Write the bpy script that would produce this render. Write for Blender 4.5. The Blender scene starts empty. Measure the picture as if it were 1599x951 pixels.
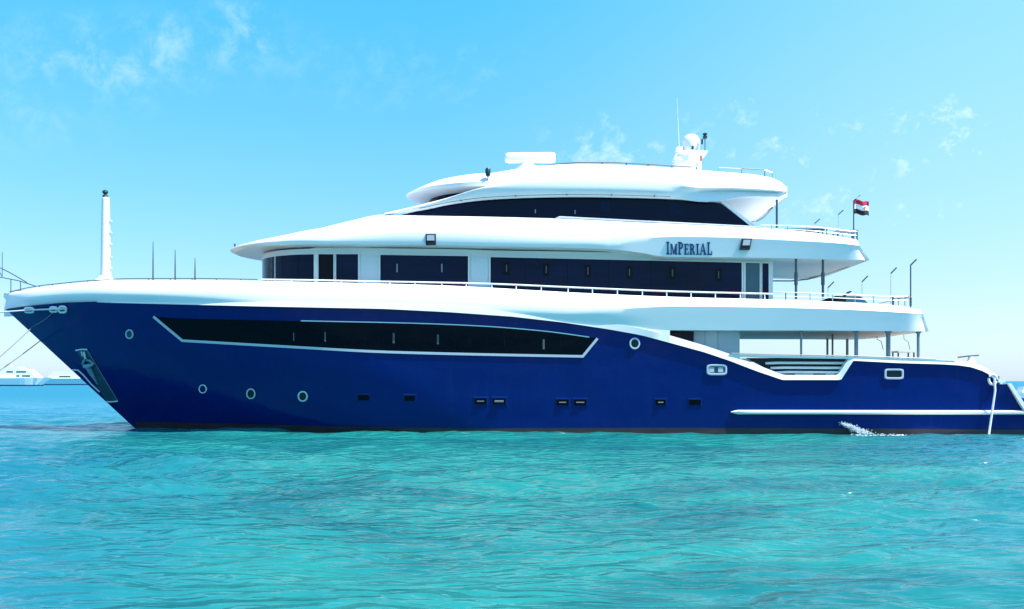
import bpy, bmesh, math, random
import numpy as np

random.seed(7)
rng = np.random.default_rng(7)
R = math.radians
scene = bpy.context.scene
col = scene.collection

# ------------------------------------------------------------------ camera
W, H, F, CX, HZ, EYE = 1599.0, 951.0, 1552.0, 799.5, 595.0, 2.0
cam_d = bpy.data.cameras.new('camera')
cam = bpy.data.objects.new('camera', cam_d)
col.objects.link(cam)
cam.location = (0, 0, EYE)
cam.rotation_euler = (R(90), 0, 0)
cam_d.sensor_width = 36.0
cam_d.lens = 36.0 * F / W
cam_d.shift_y = (HZ - H / 2) / W
cam_d.clip_start = 0.1
cam_d.clip_end = 40000
scene.camera = cam

# ------------------------------------------------------------------ sky
SUN_EL, SUN_AZ = R(60), R(113)          # azimuth clockwise from +Y (to the right, a touch towards the viewer)
world = bpy.data.worlds.new('World')
scene.world = world
world.use_nodes = True
nt = world.node_tree
nt.nodes.clear()


def N(tree, kind, **kw):
    n = tree.nodes.new(kind)
    for k, v in kw.items():
        setattr(n, k, v)
    return n


def L(tree, a, b):
    tree.links.new(a, b)


sky = N(nt, 'ShaderNodeTexSky', sky_type='NISHITA')
sky.sun_disc = False
sky.sun_elevation = SUN_EL
sky.sun_rotation = SUN_AZ
sky.altitude = 0
sky.air_density = 1.0
sky.dust_density = 0.35
sky.ozone_density = 1.6
tc = N(nt, 'ShaderNodeTexCoord')
sep = N(nt, 'ShaderNodeSeparateXYZ')
L(nt, tc.outputs['Generated'], sep.inputs[0])
az = N(nt, 'ShaderNodeMath', operation='ARCTAN2')
L(nt, sep.outputs['X'], az.inputs[0])
L(nt, sep.outputs['Y'], az.inputs[1])
el = N(nt, 'ShaderNodeMath', operation='ARCSINE')
L(nt, sep.outputs['Z'], el.inputs[0])
cmb = N(nt, 'ShaderNodeCombineXYZ')
L(nt, az.outputs[0], cmb.inputs[0])
L(nt, el.outputs[0], cmb.inputs[1])
# the photograph's sky is a deeper, more cyan blue than the plain model, paling towards the horizon
eln = N(nt, 'ShaderNodeMath', operation='DIVIDE')
eln.inputs[1].default_value = math.pi / 2
L(nt, el.outputs[0], eln.inputs[0])
ramp = N(nt, 'ShaderNodeValToRGB')
cr_ = ramp.color_ramp
for pos, c in ((0.0, (0.37, 0.48, 0.76)), (0.015, (0.385, 0.49, 0.71)), (0.04, (0.42, 0.505, 0.64)), (0.11, (0.36, 0.63, 0.69)), (0.235, (0.235, 0.85, 0.88)),
               (0.32, (0.32, 0.85, 0.98)), (0.5, (0.62, 1.02, 1.15)), (1.0, (0.95, 1.1, 1.15))):  # stops above the frame are raised as fill for shaded whites
    e = cr_.elements.new(pos) if pos not in (0.0, 1.0) else cr_.elements[0 if pos == 0 else -1]
    e.color = (*c, 1)
L(nt, eln.outputs[0], ramp.inputs[0])
tint = N(nt, 'ShaderNodeMixRGB', blend_type='MULTIPLY')
tint.inputs[0].default_value = 1.0
L(nt, sky.outputs[0], tint.inputs[1])
L(nt, ramp.outputs[0], tint.inputs[2])
# wispy clouds, laid out by direction of sight in the sky
mp = N(nt, 'ShaderNodeMapping')
mp.inputs['Scale'].default_value = (30, 32, 1)
mp.inputs['Rotation'].default_value = (0, 0, R(-22))
L(nt, cmb.outputs[0], mp.inputs[0])
no = N(nt, 'ShaderNodeTexNoise')
no.inputs['Scale'].default_value = 1.0
no.inputs['Detail'].default_value = 9
no.inputs['Roughness'].default_value = 0.68
no.inputs['Distortion'].default_value = 0.3
L(nt, mp.outputs[0], no.inputs['Vector'])


def blob(a0, e0, ra, re):
    """soft patch of sky centred on azimuth a0, elevation e0"""
    m = N(nt, 'ShaderNodeMapping')
    m.inputs['Location'].default_value = (-a0 / ra, -e0 / re, 0)
    m.inputs['Scale'].default_value = (1 / ra, 1 / re, 0)
    L(nt, cmb.outputs[0], m.inputs[0])
    ln = N(nt, 'ShaderNodeVectorMath', operation='LENGTH')
    L(nt, m.outputs[0], ln.inputs[0])
    r = N(nt, 'ShaderNodeMapRange', interpolation_type='SMOOTHSTEP')
    r.inputs['From Min'].default_value = 1.0
    r.inputs['From Max'].default_value = 0.15
    L(nt, ln.outputs['Value'], r.inputs['Value'])
    return r.outputs[0]


b = None
for a0, e0, ra, re, s in ((-0.40, 0.287, 0.12, 0.055, 0.42), (-0.335, 0.305, 0.08, 0.05, 0.42), (-0.27, 0.323, 0.08, 0.05, 0.42), (-0.45, 0.24, 0.10, 0.05, 0.2), (-0.1, 0.30, 0.3, 0.05, 0.16),
                          (0.10, 0.232, 0.12, 0.042, 0.80), (0.235, 0.24, 0.15, 0.055, 0.72), (0.40, 0.228, 0.18, 0.065, 0.95), (0.29, 0.185, 0.12, 0.07, 0.75), (0.39, 0.155, 0.13, 0.04, 0.70), (0.52, 0.19, 0.10, 0.09, 0.6),
                          (1.2, 0.3, 0.5, 0.15, 0.9), (2.45, 0.55, 1.0, 0.6, 1.0), (-2.45, 0.55, 1.0, 0.6, 1.0)):  # wide pair: unseen cloud banks behind the viewer, added as fill light
    o = blob(a0, e0, ra, re)
    ml = N(nt, 'ShaderNodeMath', operation='MULTIPLY')
    ml.inputs[1].default_value = s
    L(nt, o, ml.inputs[0])
    if b is None:
        b = ml.outputs[0]
    else:
        mx = N(nt, 'ShaderNodeMath', operation='MAXIMUM')
        L(nt, b, mx.inputs[0])
        L(nt, ml.outputs[0], mx.inputs[1])
        b = mx.outputs[0]
cr = N(nt, 'ShaderNodeMapRange', interpolation_type='SMOOTHSTEP')
cr.inputs['From Min'].default_value = 0.40
cr.inputs['From Max'].default_value = 0.84
L(nt, no.outputs['Fac'], cr.inputs['Value'])
cm = N(nt, 'ShaderNodeMath', operation='MULTIPLY')
L(nt, cr.outputs[0], cm.inputs[0])
L(nt, b, cm.inputs[1])
# a thin high veil whitens the sky on the sunward side
vl = N(nt, 'ShaderNodeMath', operation='MULTIPLY')
vl.inputs[1].default_value = 0.17
L(nt, blob(0.62, 0.22, 0.75, 0.6), vl.inputs[0])
cm2 = N(nt, 'ShaderNodeMath', operation='MAXIMUM')
L(nt, vl.outputs[0], cm2.inputs[1])
csoft = N(nt, 'ShaderNodeMath', operation='MULTIPLY')
csoft.inputs[1].default_value = 0.68
L(nt, cm.outputs[0], csoft.inputs[0])
L(nt, csoft.outputs[0], cm2.inputs[0])
cm = cm2
cmix = N(nt, 'ShaderNodeMixRGB')
cmix.inputs[2].default_value = (4.6, 5.0, 5.2, 1)
L(nt, cm.outputs[0], cmix.inputs[0])
L(nt, tint.outputs[0], cmix.inputs[1])
bg = N(nt, 'ShaderNodeBackground')
bg.inputs['Strength'].default_value = 0.13
L(nt, cmix.outputs[0], bg.inputs['Color'])
wo = N(nt, 'ShaderNodeOutputWorld')
L(nt, bg.outputs[0], wo.inputs['Surface'])

# ------------------------------------------------------------------ sun, exposure
sun_d = bpy.data.lights.new('sun', 'SUN')
sun_d.energy = 4.1
sun_d.angle = R(0.5)
sun_d.color = (1.0, 0.97, 0.92)
sun = bpy.data.objects.new('sun', sun_d)
col.objects.link(sun)
sun.rotation_euler = (R(90) - SUN_EL, 0, -SUN_AZ + math.pi)   # light travels from the right, high up
sun.location = (30, 10, 60)
scene.view_settings.view_transform = 'Standard'
scene.view_settings.look = 'None'
scene.view_settings.exposure = 1.2
scene.view_settings.gamma = 1.0
scene.view_settings.use_curve_mapping = False

# ------------------------------------------------------------------ materials


def mat(name, color, rough=0.5, metal=0.0, spec=0.5, coat=0.0, vary=0.0, vscale=2.0, emit=None, ior=None):
    m = bpy.data.materials.new(name)
    m.use_nodes = True
    t = m.node_tree
    p = t.nodes['Principled BSDF']
    p.inputs['Roughness'].default_value = rough
    p.inputs['Metallic'].default_value = metal
    p.inputs['Specular IOR Level'].default_value = spec
    p.inputs['Coat Weight'].default_value = coat
    if ior:
        p.inputs['IOR'].default_value = ior
    c = (*color, 1)
    p.inputs['Base Color'].default_value = c
    if vary:
        co = N(t, 'ShaderNodeTexCoord')
        ma = N(t, 'ShaderNodeMapping')
        ma.inputs['Scale'].default_value = (0.5, 1, 2.2)
        nz = N(t, 'ShaderNodeTexNoise')
        nz.inputs['Scale'].default_value = vscale
        nz.inputs['Detail'].default_value = 6
        rp = N(t, 'ShaderNodeValToRGB')
        rp.color_ramp.elements[0].position = 0.3
        rp.color_ramp.elements[1].position = 0.7
        rp.color_ramp.elements[0].color = (*[v * (1 - vary) for v in color], 1)
        rp.color_ramp.elements[1].color = (*[min(1, v * (1 + vary * .4)) for v in color], 1)
        L(t, co.outputs['Object'], ma.inputs[0])
        L(t, ma.outputs[0], nz.inputs['Vector'])
        L(t, nz.outputs['Fac'], rp.inputs[0])
        L(t, rp.outputs[0], p.inputs['Base Color'])
        rr = N(t, 'ShaderNodeMapRange')
        rr.inputs['To Min'].default_value = max(0.02, rough - 0.06)
        rr.inputs['To Max'].default_value = rough + 0.08
        L(t, nz.outputs['Fac'], rr.inputs['Value'])
        L(t, rr.outputs[0], p.inputs['Roughness'])
    return m


def uneven(m, dist, scale, zs=1.0, streak=0.0):
    t = m.node_tree
    p = t.nodes['Principled BSDF']
    co = N(t, 'ShaderNodeTexCoord')
    ma = N(t, 'ShaderNodeMapping')
    ma.inputs['Scale'].default_value = (1, 1, zs)
    nz = N(t, 'ShaderNodeTexNoise')
    nz.inputs['Scale'].default_value = scale
    nz.inputs['Detail'].default_value = 3
    bp = N(t, 'ShaderNodeBump')
    bp.inputs['Distance'].default_value = dist
    L(t, co.outputs['Object'], ma.inputs[0])
    L(t, ma.outputs[0], nz.inputs['Vector'])
    L(t, nz.outputs['Fac'], bp.inputs['Height'])
    L(t, bp.outputs[0], p.inputs['Normal'])
    if streak:                              # dried salt runs down the paint
        m2 = N(t, 'ShaderNodeMapping')
        m2.inputs['Scale'].default_value = (2.6, 2.6, 0.16)
        n2 = N(t, 'ShaderNodeTexNoise')
        n2.inputs['Scale'].default_value = 1.6
        n2.inputs['Detail'].default_value = 7
        n2.inputs['Roughness'].default_value = 0.65
        r2 = N(t, 'ShaderNodeMapRange')
        r2.inputs['From Min'].default_value = 0.55
        r2.inputs['From Max'].default_value = 0.85
        r2.inputs['To Max'].default_value = streak
        mx = N(t, 'ShaderNodeMixRGB')
        mx.inputs[2].default_value = (0.035, 0.075, 0.17, 1)
        L(t, co.outputs['Object'], m2.inputs[0])
        L(t, m2.outputs[0], n2.inputs['Vector'])
        L(t, n2.outputs['Fac'], r2.inputs['Value'])
        L(t, r2.outputs[0], mx.inputs[0])
        src = p.inputs['Base Color'].links[0].from_socket
        L(t, src, mx.inputs[1])
        L(t, mx.outputs[0], p.inputs['Base Color'])


M = {
    'white': mat('white gelcoat', (0.85, 0.85, 0.85), 0.32, coat=0.15, vary=0.045, vscale=0.8),
    'trim': mat('white trim paint', (0.82, 0.82, 0.81), 0.3, coat=0.1),
    'soffit': mat('deckhead panel paint', (0.76, 0.78, 0.80), 0.5, vary=0.05),
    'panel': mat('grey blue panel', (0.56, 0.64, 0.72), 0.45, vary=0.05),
    'navy': mat('navy hull paint', (0.0003, 0.0132, 0.132), 0.13, spec=0.22, vary=0.10, vscale=0.5),
    'boot': mat('dark antifouling', (0.030, 0.021, 0.026), 0.55, vary=0.5, vscale=3.0),
    'glass': mat('tinted glass', (0.0008, 0.0085, 0.042), 0.04, spec=0.14, vary=0.5, vscale=0.55),  # mottled tone paints faint reflections and curtain hints into the panes
    'black': mat('black glass', (0.0015, 0.002, 0.006), 0.06, spec=0.13),
    'bridge': mat('dark navy glass', (0.001, 0.002, 0.018), 0.05, spec=0.16),
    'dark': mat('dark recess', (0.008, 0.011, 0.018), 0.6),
    'steel': mat('stainless steel', (0.55, 0.57, 0.60), 0.22, metal=1.0),
    'darksteel': mat('weathered steel', (0.10, 0.12, 0.14), 0.4, metal=0.6),
    'grey': mat('grey plastic', (0.22, 0.25, 0.28), 0.5),
    'lens': mat('lamp glass', (0.45, 0.50, 0.55), 0.1),
    'green': mat('dark green canvas', (0.004, 0.020, 0.018), 0.9, spec=0.06, vary=0.3),
    'tealcloth': mat('teal blue cloth', (0.035, 0.150, 0.220), 0.9, spec=0.06),
    'greenlamp': mat('dark green lamp', (0.006, 0.04, 0.045), 0.4),
    'letter': mat('deep blue lettering', (0.010, 0.050, 0.17), 0.35),
    'teak': mat('teak deck', (0.30, 0.21, 0.13), 0.6, vary=0.25, vscale=5),
    'rope': mat('white rope', (0.70, 0.70, 0.72), 0.85),
    'greyrope': mat('weathered grey rope', (0.14, 0.17, 0.20), 0.9),
    'red': mat('red flag cloth', (0.34, 0.012, 0.045), 0.8),
    'flagwhite': mat('white flag cloth', (0.78, 0.76, 0.78), 0.8),
    'flagblack': mat('black flag cloth', (0.008, 0.008, 0.010), 0.8),
    'gold': mat('gold cloth', (0.35, 0.12, 0.06), 0.7),
    'anchor': mat('galvanised anchor steel', (0.16, 0.34, 0.40), 0.45, metal=0.2, vary=0.3),
    'pocket': mat('anchor pocket plate', (0.018, 0.085, 0.135), 0.35, metal=0.2, vary=0.3),
    'door': mat('pale sliding door glass', (0.045, 0.11, 0.15), 0.08, spec=0.4),
    'foam': mat('sea foam', (0.62, 0.68, 0.72), 0.7),
    'cushion': mat('pale cushion', (0.70, 0.76, 0.80), 0.8),
    'rubber': mat('grey rubber', (0.20, 0.24, 0.28), 0.7),
    'farwhite': mat('distant white paint', (0.88, 0.88, 0.87), 0.5),
    'fargreen': mat('distant pale hull paint', (0.50, 0.72, 0.76), 0.5),
    'dimmetal_or_glint': mat('dull bronze fitting or glint', (0.075, 0.088, 0.105), 0.5),
    'rim': mat('dulled white rim', (0.52, 0.57, 0.66), 0.4),
    'orange': mat('orange red lamp', (0.5, 0.06, 0.03), 0.5),
}

uneven(M['navy'], 0.05, 0.7, 0.6, 0.10)
uneven(M['glass'], 0.02, 0.9)
uneven(M['bridge'], 0.02, 0.8)
uneven(M['black'], 0.02, 0.8)

# ------------------------------------------------------------------ frames of reference
TH = R(2.0)
OX, OY = 0.0, 44.0
ct, st = math.cos(TH), math.sin(TH)


def U(px, py, y):
    """where the sight line through a measured point of the photograph meets the lengthwise plane y of the yacht"""
    dx, dy, dz = (px - CX) / F, 1.0, (HZ - py) / F
    # local y of a world point: (wx-OX)*st + (wy-OY)*ct
    k = (y + OX * st + OY * ct) / (dx * st + dy * ct)
    wx, wy, wz = dx * k, dy * k, EYE + dz * k
    return ((wx - OX) * ct - (wy - OY) * st, y, wz)


def to_world(p):
    x, y, z = p
    return (OX + x * ct + y * st, OY - x * st + y * ct, z)


def pchip(tab, lin=False):
    xs = np.array([t[0] for t in tab], float)
    ys = np.array([t[1] for t in tab], float)
    if lin or len(xs) < 3:
        return lambda x: float(np.interp(x, xs, ys))
    h = np.diff(xs)
    d = np.diff(ys) / h
    m = np.zeros(len(xs))
    for i in range(1, len(xs) - 1):
        if d[i - 1] * d[i] > 0:
            w1, w2 = 2 * h[i] + h[i - 1], h[i] + 2 * h[i - 1]
            m[i] = (w1 + w2) / (w1 / d[i - 1] + w2 / d[i])
    m[0], m[-1] = d[0], d[-1]

    def f(x):
        x = min(max(x, xs[0]), xs[-1])
        i = min(max(int(np.searchsorted(xs, x)) - 1, 0), len(xs) - 2)
        t = (x - xs[i]) / h[i]
        return float((2 * t**3 - 3 * t**2 + 1) * ys[i] + (t**3 - 2 * t**2 + t) * h[i] * m[i] + (-2 * t**3 + 3 * t**2) * ys[i + 1] + (t**3 - t**2) * h[i] * m[i + 1])
    return f


def solve(px, py, fun):
    """point of the surface y = -fun(x, z) seen at a measured point"""
    y = -3.5
    for _ in range(30):
        p = U(px, py, y)
        y = 0.5 * y + 0.5 * (-fun(p[0], p[2]))
    return U(px, py, y)


def refine(rows, n=4, sharp=None):
    """smooth intermediate rows; sharp = {row: f(column) -> 0 smooth .. 1 hard crease}"""
    A = [np.array(r, float) for r in rows]
    k = len(A)
    sharp = sharp or {}
    out = []
    for i in range(k - 1):
        p0, p1 = A[i], A[i + 1]
        seg = p1 - p0

        def tang(j, mine):
            if j == 0 or j == k - 1:
                return mine
            d0, d1 = A[j] - A[j - 1], A[j + 1] - A[j]
            l0, l1 = np.linalg.norm(d0, axis=1, keepdims=True) + 1e-6, np.linalg.norm(d1, axis=1, keepdims=True) + 1e-6
            lm = np.linalg.norm(mine, axis=1, keepdims=True) + 1e-6
            t = (d0 / l0 * l1 + d1 / l1 * l0) / (l0 + l1) * lm
            if j in sharp:
                w = np.array([[sharp[j](c)] for c in range(len(A[j]))])
                t = t * (1 - w) + mine * w
            return t
        m0, m1 = tang(i, seg), tang(i + 1, seg)
        for q in range(n):
            t = q / n
            out.append((2 * t**3 - 3 * t**2 + 1) * p0 + (t**3 - 2 * t**2 + t) * m0 + (-2 * t**3 + 3 * t**2) * p1 + (t**3 - t**2) * m1)
    out.append(A[-1])
    return [[tuple(p) for p in r.tolist()] for r in out]


# ------------------------------------------------------------------ mesh builder


class MB:
    def __init__(s):
        s.v, s.f, s.m = [], [], []

    def add(s, vs, fs, mi=0):
        o = len(s.v)
        s.v += [tuple(p) for p in vs]
        s.f += [[o + i for i in f] for f in fs]
        s.m += [mi] * len(fs)

    def grid(s, rows, mi=0, close=False):
        n = len(rows[0])
        vs = [p for r in rows for p in r]
        fs = []
        k = len(rows)
        for i in range(k - 1 if not close else k):
            a, b2 = i * n, ((i + 1) % k) * n
            for j in range(n - 1):
                fs.append([a + j, a + j + 1, b2 + j + 1, b2 + j])
        s.add(vs, fs, mi)

    def box(s, c, d, mi=0, rz=0.0, taper=1.0):
        x, y, z = c
        a, b2, h = d[0] / 2, d[1] / 2, d[2] / 2
        vs = []
        for zz, k in ((-h, 1.0), (h, taper)):
            for sx, sy in ((-1, -1), (1, -1), (1, 1), (-1, 1)):
                u, w = sx * a * k, sy * b2 * k
                vs.append((x + u * math.cos(rz) - w * math.sin(rz), y + u * math.sin(rz) + w * math.cos(rz), z + zz))
        s.add(vs, [[3, 2, 1, 0], [4, 5, 6, 7], [0, 1, 5, 4], [1, 2, 6, 5], [2, 3, 7, 6], [3, 0, 4, 7]], mi)

    def tube(s, pts, r, n=8, mi=0, cap=True):
        P = [np.array(p, float) for p in pts]
        rs = r if isinstance(r, (list, tuple)) else [r] * len(P)
        rings = []
        up0 = np.array((0, 0, 1.0))
        for i, p in enumerate(P):
            t = P[min(i + 1, len(P) - 1)] - P[max(i - 1, 0)]
            t = t / (np.linalg.norm(t) + 1e-9)
            up = up0 if abs(t @ up0) < 0.95 else np.array((1.0, 0, 0))
            u = np.cross(t, up)
            u /= np.linalg.norm(u)
            w = np.cross(u, t)
            rings.append([tuple(p + rs[i] * (math.cos(2 * math.pi * k / n) * u + math.sin(2 * math.pi * k / n) * w)) for k in range(n)])
        vs = [p for q in rings for p in q]
        fs = []
        for i in range(len(P) - 1):
            for k in range(n):
                fs.append([i * n + k, i * n + (k + 1) % n, (i + 1) * n + (k + 1) % n, (i + 1) * n + k])
        if cap:
            fs.append(list(range(n))[::-1])
            fs.append([(len(P) - 1) * n + k for k in range(n)])
        s.add(vs, fs, mi)

    def lathe(s, c, prof, n=20, mi=0):
        vs = []
        for r, z in prof:
            for k in range(n):
                a = 2 * math.pi * k / n
                vs.append((c[0] + r * math.cos(a), c[1] + r * math.sin(a), c[2] + z))
        fs = []
        for i in range(len(prof) - 1):
            for k in range(n):
                fs.append([i * n + k, i * n + (k + 1) % n, (i + 1) * n + (k + 1) % n, (i + 1) * n + k])
        fs.append(list(range(n))[::-1])
        fs.append([(len(prof) - 1) * n + k for k in range(n)])
        s.add(vs, fs, mi)

    def slab(s, poly, dy, mi=0):
        """outline (local points) given thickness dy inwards (+y)"""
        n = len(poly)
        vs = list(poly) + [(p[0], p[1] + dy, p[2]) for p in poly]
        fs = [list(range(n)), list(range(n, 2 * n))[::-1]]
        fs += [[i, n + i, n + (i + 1) % n, (i + 1) % n] for i in range(n)]
        s.add(vs, fs, mi)

    def build(s, name, m, parent=None, smooth=True, auto=35, origin=None, recalc=True):
        h = getattr(s, 'half', None)
        if h and not any(abs(p[1]) < 1e-3 for p in s.v[:h[0]]):
            far = MB()                      # nothing joins the two sides: one object on each
            far.v, far.f, far.m = s.v[h[0]:2 * h[0]], [[i - h[0] for i in f] for f in s.f[h[1]:2 * h[1]]], s.m[h[1]:2 * h[1]]
            if len(s.v) == 2 * h[0]:
                far.build(name, m, parent, smooth, auto, origin, recalc)
                s.v, s.f, s.m = s.v[:h[0]], s.f[:h[1]], s.m[:h[1]]
        me = bpy.data.meshes.new(name)
        v = s.v
        if origin:
            v = [(p[0] - origin[0], p[1] - origin[1], p[2] - origin[2]) for p in v]
        me.from_pydata(v, [], s.f)
        ms = m if isinstance(m, list) else [m]
        for q in ms:
            me.materials.append(q)
        if len(ms) > 1:
            for p, i in zip(me.polygons, s.m):
                p.material_index = i
        bm = bmesh.new()
        bm.from_mesh(me)
        bmesh.ops.remove_doubles(bm, verts=bm.verts, dist=1e-5)
        if recalc:
            bmesh.ops.recalc_face_normals(bm, faces=bm.faces)
        if smooth:
            for f in bm.faces:
                f.smooth = True
            for e in bm.edges:
                if len(e.link_faces) == 2 and e.calc_face_angle(0) > R(auto):
                    e.smooth = False
        bm.to_mesh(me)
        bm.free()
        o = bpy.data.objects.new(name, me)
        col.objects.link(o)
        if parent:
            o.parent = parent
        if origin:
            o.location = origin
        return o


def tag(o, label=None, cat=None, group=None, kind=None):
    for k, v in (('label', label), ('category', cat), ('group', group), ('kind', kind)):
        if v:
            o[k] = v
    return o


def thing(name, label, cat, loc=(0, 0, 0), rz=0.0, group=None):
    o = bpy.data.objects.new(name, None)
    o.empty_display_size = 0.5
    col.objects.link(o)
    o.location = loc
    o.rotation_euler = (0, 0, rz)
    return tag(o, label, cat, group)


def copy_tree(o, parent=None):
    c = o.copy()
    col.objects.link(c)
    c.parent = parent
    for ch in list(o.children):
        copy_tree(ch, c)
    return c


# ------------------------------------------------------------------ water
def water():
    def axis_x():
        a = list(np.arange(-27, 27.01, 0.11))
        s, x = 0.13, 27.0
        out = []
        while x < 9000:
            x += s
            s *= 1.14
            out.append(x)
        return np.array([-q for q in out[::-1]] + a + out)

    def axis_y():
        out, y = [], 4.0
        while y < 70:
            out.append(y)
            y += max(0.035, 0.0062 * y)
        s = 0.5
        while y < 14000:
            out.append(y)
            y += s
            s *= 1.13
        back, y, s = [], 4.0, 0.1
        while y > -400:
            y -= s
            s *= 1.25
            back.append(y)
        return np.array(back[::-1] + out)

    xs, ys = axis_x(), axis_y()
    X, Y = np.meshgrid(xs, ys)
    wob = 0.5 * np.sin(0.21 * X + 0.33 * Y) + 0.35 * np.sin(0.47 * X - 0.29 * Y + 1.3) + 0.2 * np.sin(1.1 * X + 0.9 * Y)
    Z = np.zeros_like(X)
    dist = np.sqrt(X * X + Y * Y)
    gust = 0.75 + 0.35 * np.sin(0.13 * X + 0.09 * Y + 1.0) * np.sin(0.07 * X - 0.16 * Y)
    for i in range(64):
        lam = 0.42 * (9.0 / 0.42) ** (rng.random() ** 1.2)
        th = R(78) + rng.normal(0, R(40))
        k = 2 * math.pi / lam
        ph = k * (math.cos(th) * (X + wob * .5) + math.sin(th) * (Y + 0.6 * wob)) + rng.random() * 6.28
        amp = 0.0056 * lam ** 0.72
        fade = np.clip(1.3 - dist / (115 * max(lam, 0.5)), 0, 1)
        s = np.sin(ph)
        Z += amp * gust * fade * (s + 0.28 * np.cos(2 * ph))
    nx, ny = len(xs), len(ys)
    V = np.stack([X, Y, Z], -1).reshape(-1, 3)
    idx = np.arange(nx * ny).reshape(ny, nx)
    Fq = np.stack([idx[:-1, :-1], idx[:-1, 1:], idx[1:, 1:], idx[1:, :-1]], -1).reshape(-1, 4)
    me = bpy.data.meshes.new('water')
    me.vertices.add(len(V))
    me.vertices.foreach_set('co', V.ravel().astype(np.float32))
    me.loops.add(Fq.size)
    me.loops.foreach_set('vertex_index', Fq.ravel().astype(np.int32))
    me.polygons.add(len(Fq))
    me.polygons.foreach_set('loop_start', np.arange(0, Fq.size, 4, dtype=np.int32))
    me.polygons.foreach_set('use_smooth', np.ones(len(Fq), bool))
    me.update(calc_edges=True)
    me.validate()
    o = bpy.data.objects.new('water', me)
    col.objects.link(o)
    o.location.z = -0.11
    tag(o, 'clear turquoise rippled sea around the moored yacht', 'sea', kind='structure')

    m = bpy.data.materials.new('turquoise sea water')
    m.use_nodes = True
    t = m.node_tree
    p = t.nodes['Principled BSDF']
    p.inputs['IOR'].default_value = 1.33
    p.inputs['Specular IOR Level'].default_value = 0.27
    p.inputs['Roughness'].default_value = 0.10
    tc = N(t, 'ShaderNodeTexCoord')

    def noise(scale, sx, sy, detail=4, rough=0.5, dist=0.0, rot=0.0):
        ma = N(t, 'ShaderNodeMapping')
        ma.inputs['Scale'].default_value = (sx, sy, 1)
        ma.inputs['Rotation'].default_value = (0, 0, R(rot))
        L(t, tc.outputs['Object'], ma.inputs[0])
        n = N(t, 'ShaderNodeTexNoise')
        n.inputs['Scale'].default_value = scale
        n.inputs['Detail'].default_value = detail
        n.inputs['Roughness'].default_value = rough
        n.inputs['Distortion'].default_value = dist
        L(t, ma.outputs[0], n.inputs['Vector'])
        return n.outputs['Fac']

    def mrange(v, a, b2, c=0.0, d=1.0):
        r = N(t, 'ShaderNodeMapRange', interpolation_type='SMOOTHSTEP')
        for k, q in zip(('From Min', 'From Max', 'To Min', 'To Max'), (a, b2, c, d)):
            r.inputs[k].default_value = q
        L(t, v, r.inputs['Value'])
        return r.outputs[0]

    def mix(f, a, b2):
        x = N(t, 'ShaderNodeMixRGB')
        for i, q in ((0, f), (1, a), (2, b2)):
            if isinstance(q, (tuple, float)):
                x.inputs[i].default_value = q
            else:
                L(t, q, x.inputs[i])
        return x.outputs[0]

    def math2(op, a, b2):
        x = N(t, 'ShaderNodeMath', operation=op)
        for i, q in ((0, a), (1, b2)):
            if isinstance(q, float):
                x.inputs[i].default_value = q
            else:
                L(t, q, x.inputs[i])
        return x.outputs[0]

    se = N(t, 'ShaderNodeSeparateXYZ')
    L(t, tc.outputs['Object'], se.inputs[0])
    # the sand bank lies mid-frame; the bottom drops away to both sides and out to sea
    big = noise(0.09, 1, 0.8, 4, 0.55, 0.4)
    turq = (0.011, 0.168, 0.158, 1)
    teal = (0.006, 0.104, 0.116, 1)
    blue = (0.008, 0.120, 0.168, 1)
    deep = (0.012, 0.150, 0.230, 1)
    pat = mrange(noise(0.20, 0.6, 1.0, 5, 0.6, 0.8, 20), 0.44, 0.66)
    c0 = mix(pat, turq, teal)
    xn = math2('DIVIDE', se.outputs['X'], math2('ADD', math2('MULTIPLY', se.outputs['Y'], 0.5), 3.0))
    left = mrange(math2('ADD', xn, math2('MULTIPLY', math2('SUBTRACT', big, 0.5), 1.2)), -0.25, -0.95)
    right = mrange(math2('ADD', xn, math2('MULTIPLY', math2('SUBTRACT', big, 0.5), 1.6)), 0.35, 1.0)
    c1 = mix(left, c0, blue)
    c2 = mix(math2('MULTIPLY', right, 0.85), c1, blue)
    far = mrange(se.outputs['Y'], 38.0, 75.0)
    c3 = mix(far, c2, deep)
    # foam where the exhaust and the stern stir the water
    fn = noise(1.7, 0.45, 1.6, 8, 0.68, 1.2)

    def fblob(x0, y0, rx, ry):
        ma = N(t, 'ShaderNodeMapping')
        ma.inputs['Location'].default_value = (-x0 / rx, -y0 / ry, 0)
        ma.inputs['Scale'].default_value = (1 / rx, 1 / ry, 0)
        L(t, tc.outputs['Object'], ma.inputs[0])
        ln = N(t, 'ShaderNodeVectorMath', operation='LENGTH')
        L(t, ma.outputs[0], ln.inputs[0])
        return mrange(ln.outputs['Value'], 1.0, 0.1)
    fm = math2('MAXIMUM', fblob(16.8, 39.0, 5.0, 1.5), math2('MULTIPLY', fblob(0.0, 39.4, 18.0, 1.1), 0.42))
    foam = mrange(math2('ADD', fn, math2('MULTIPLY', fm, 0.42)), 0.76, 0.90)
    foam = math2('MULTIPLY', foam, mrange(fm, 0.02, 0.25))
    c4 = mix(foam, c3, (0.78, 0.82, 0.83, 1))
    L(t, c4, p.inputs['Base Color'])
    # ripples too small for the mesh
    r1 = noise(1.25, 0.62, 1.4, 2.2, 0.45, 1.1, 8)
    r2 = noise(3.3, 0.62, 1.25, 1.6, 0.45, 0.8, -12)
    hsum = math2('ADD', math2('MULTIPLY', r1, 1.0), math2('MULTIPLY', r2, 0.22))
    bp = N(t, 'ShaderNodeBump')
    bp.inputs['Strength'].default_value = 1.0
    bp.inputs['Distance'].default_value = 0.20
    L(t, hsum, bp.inputs['Height'])
    L(t, bp.outputs[0], p.inputs['Normal'])
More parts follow.
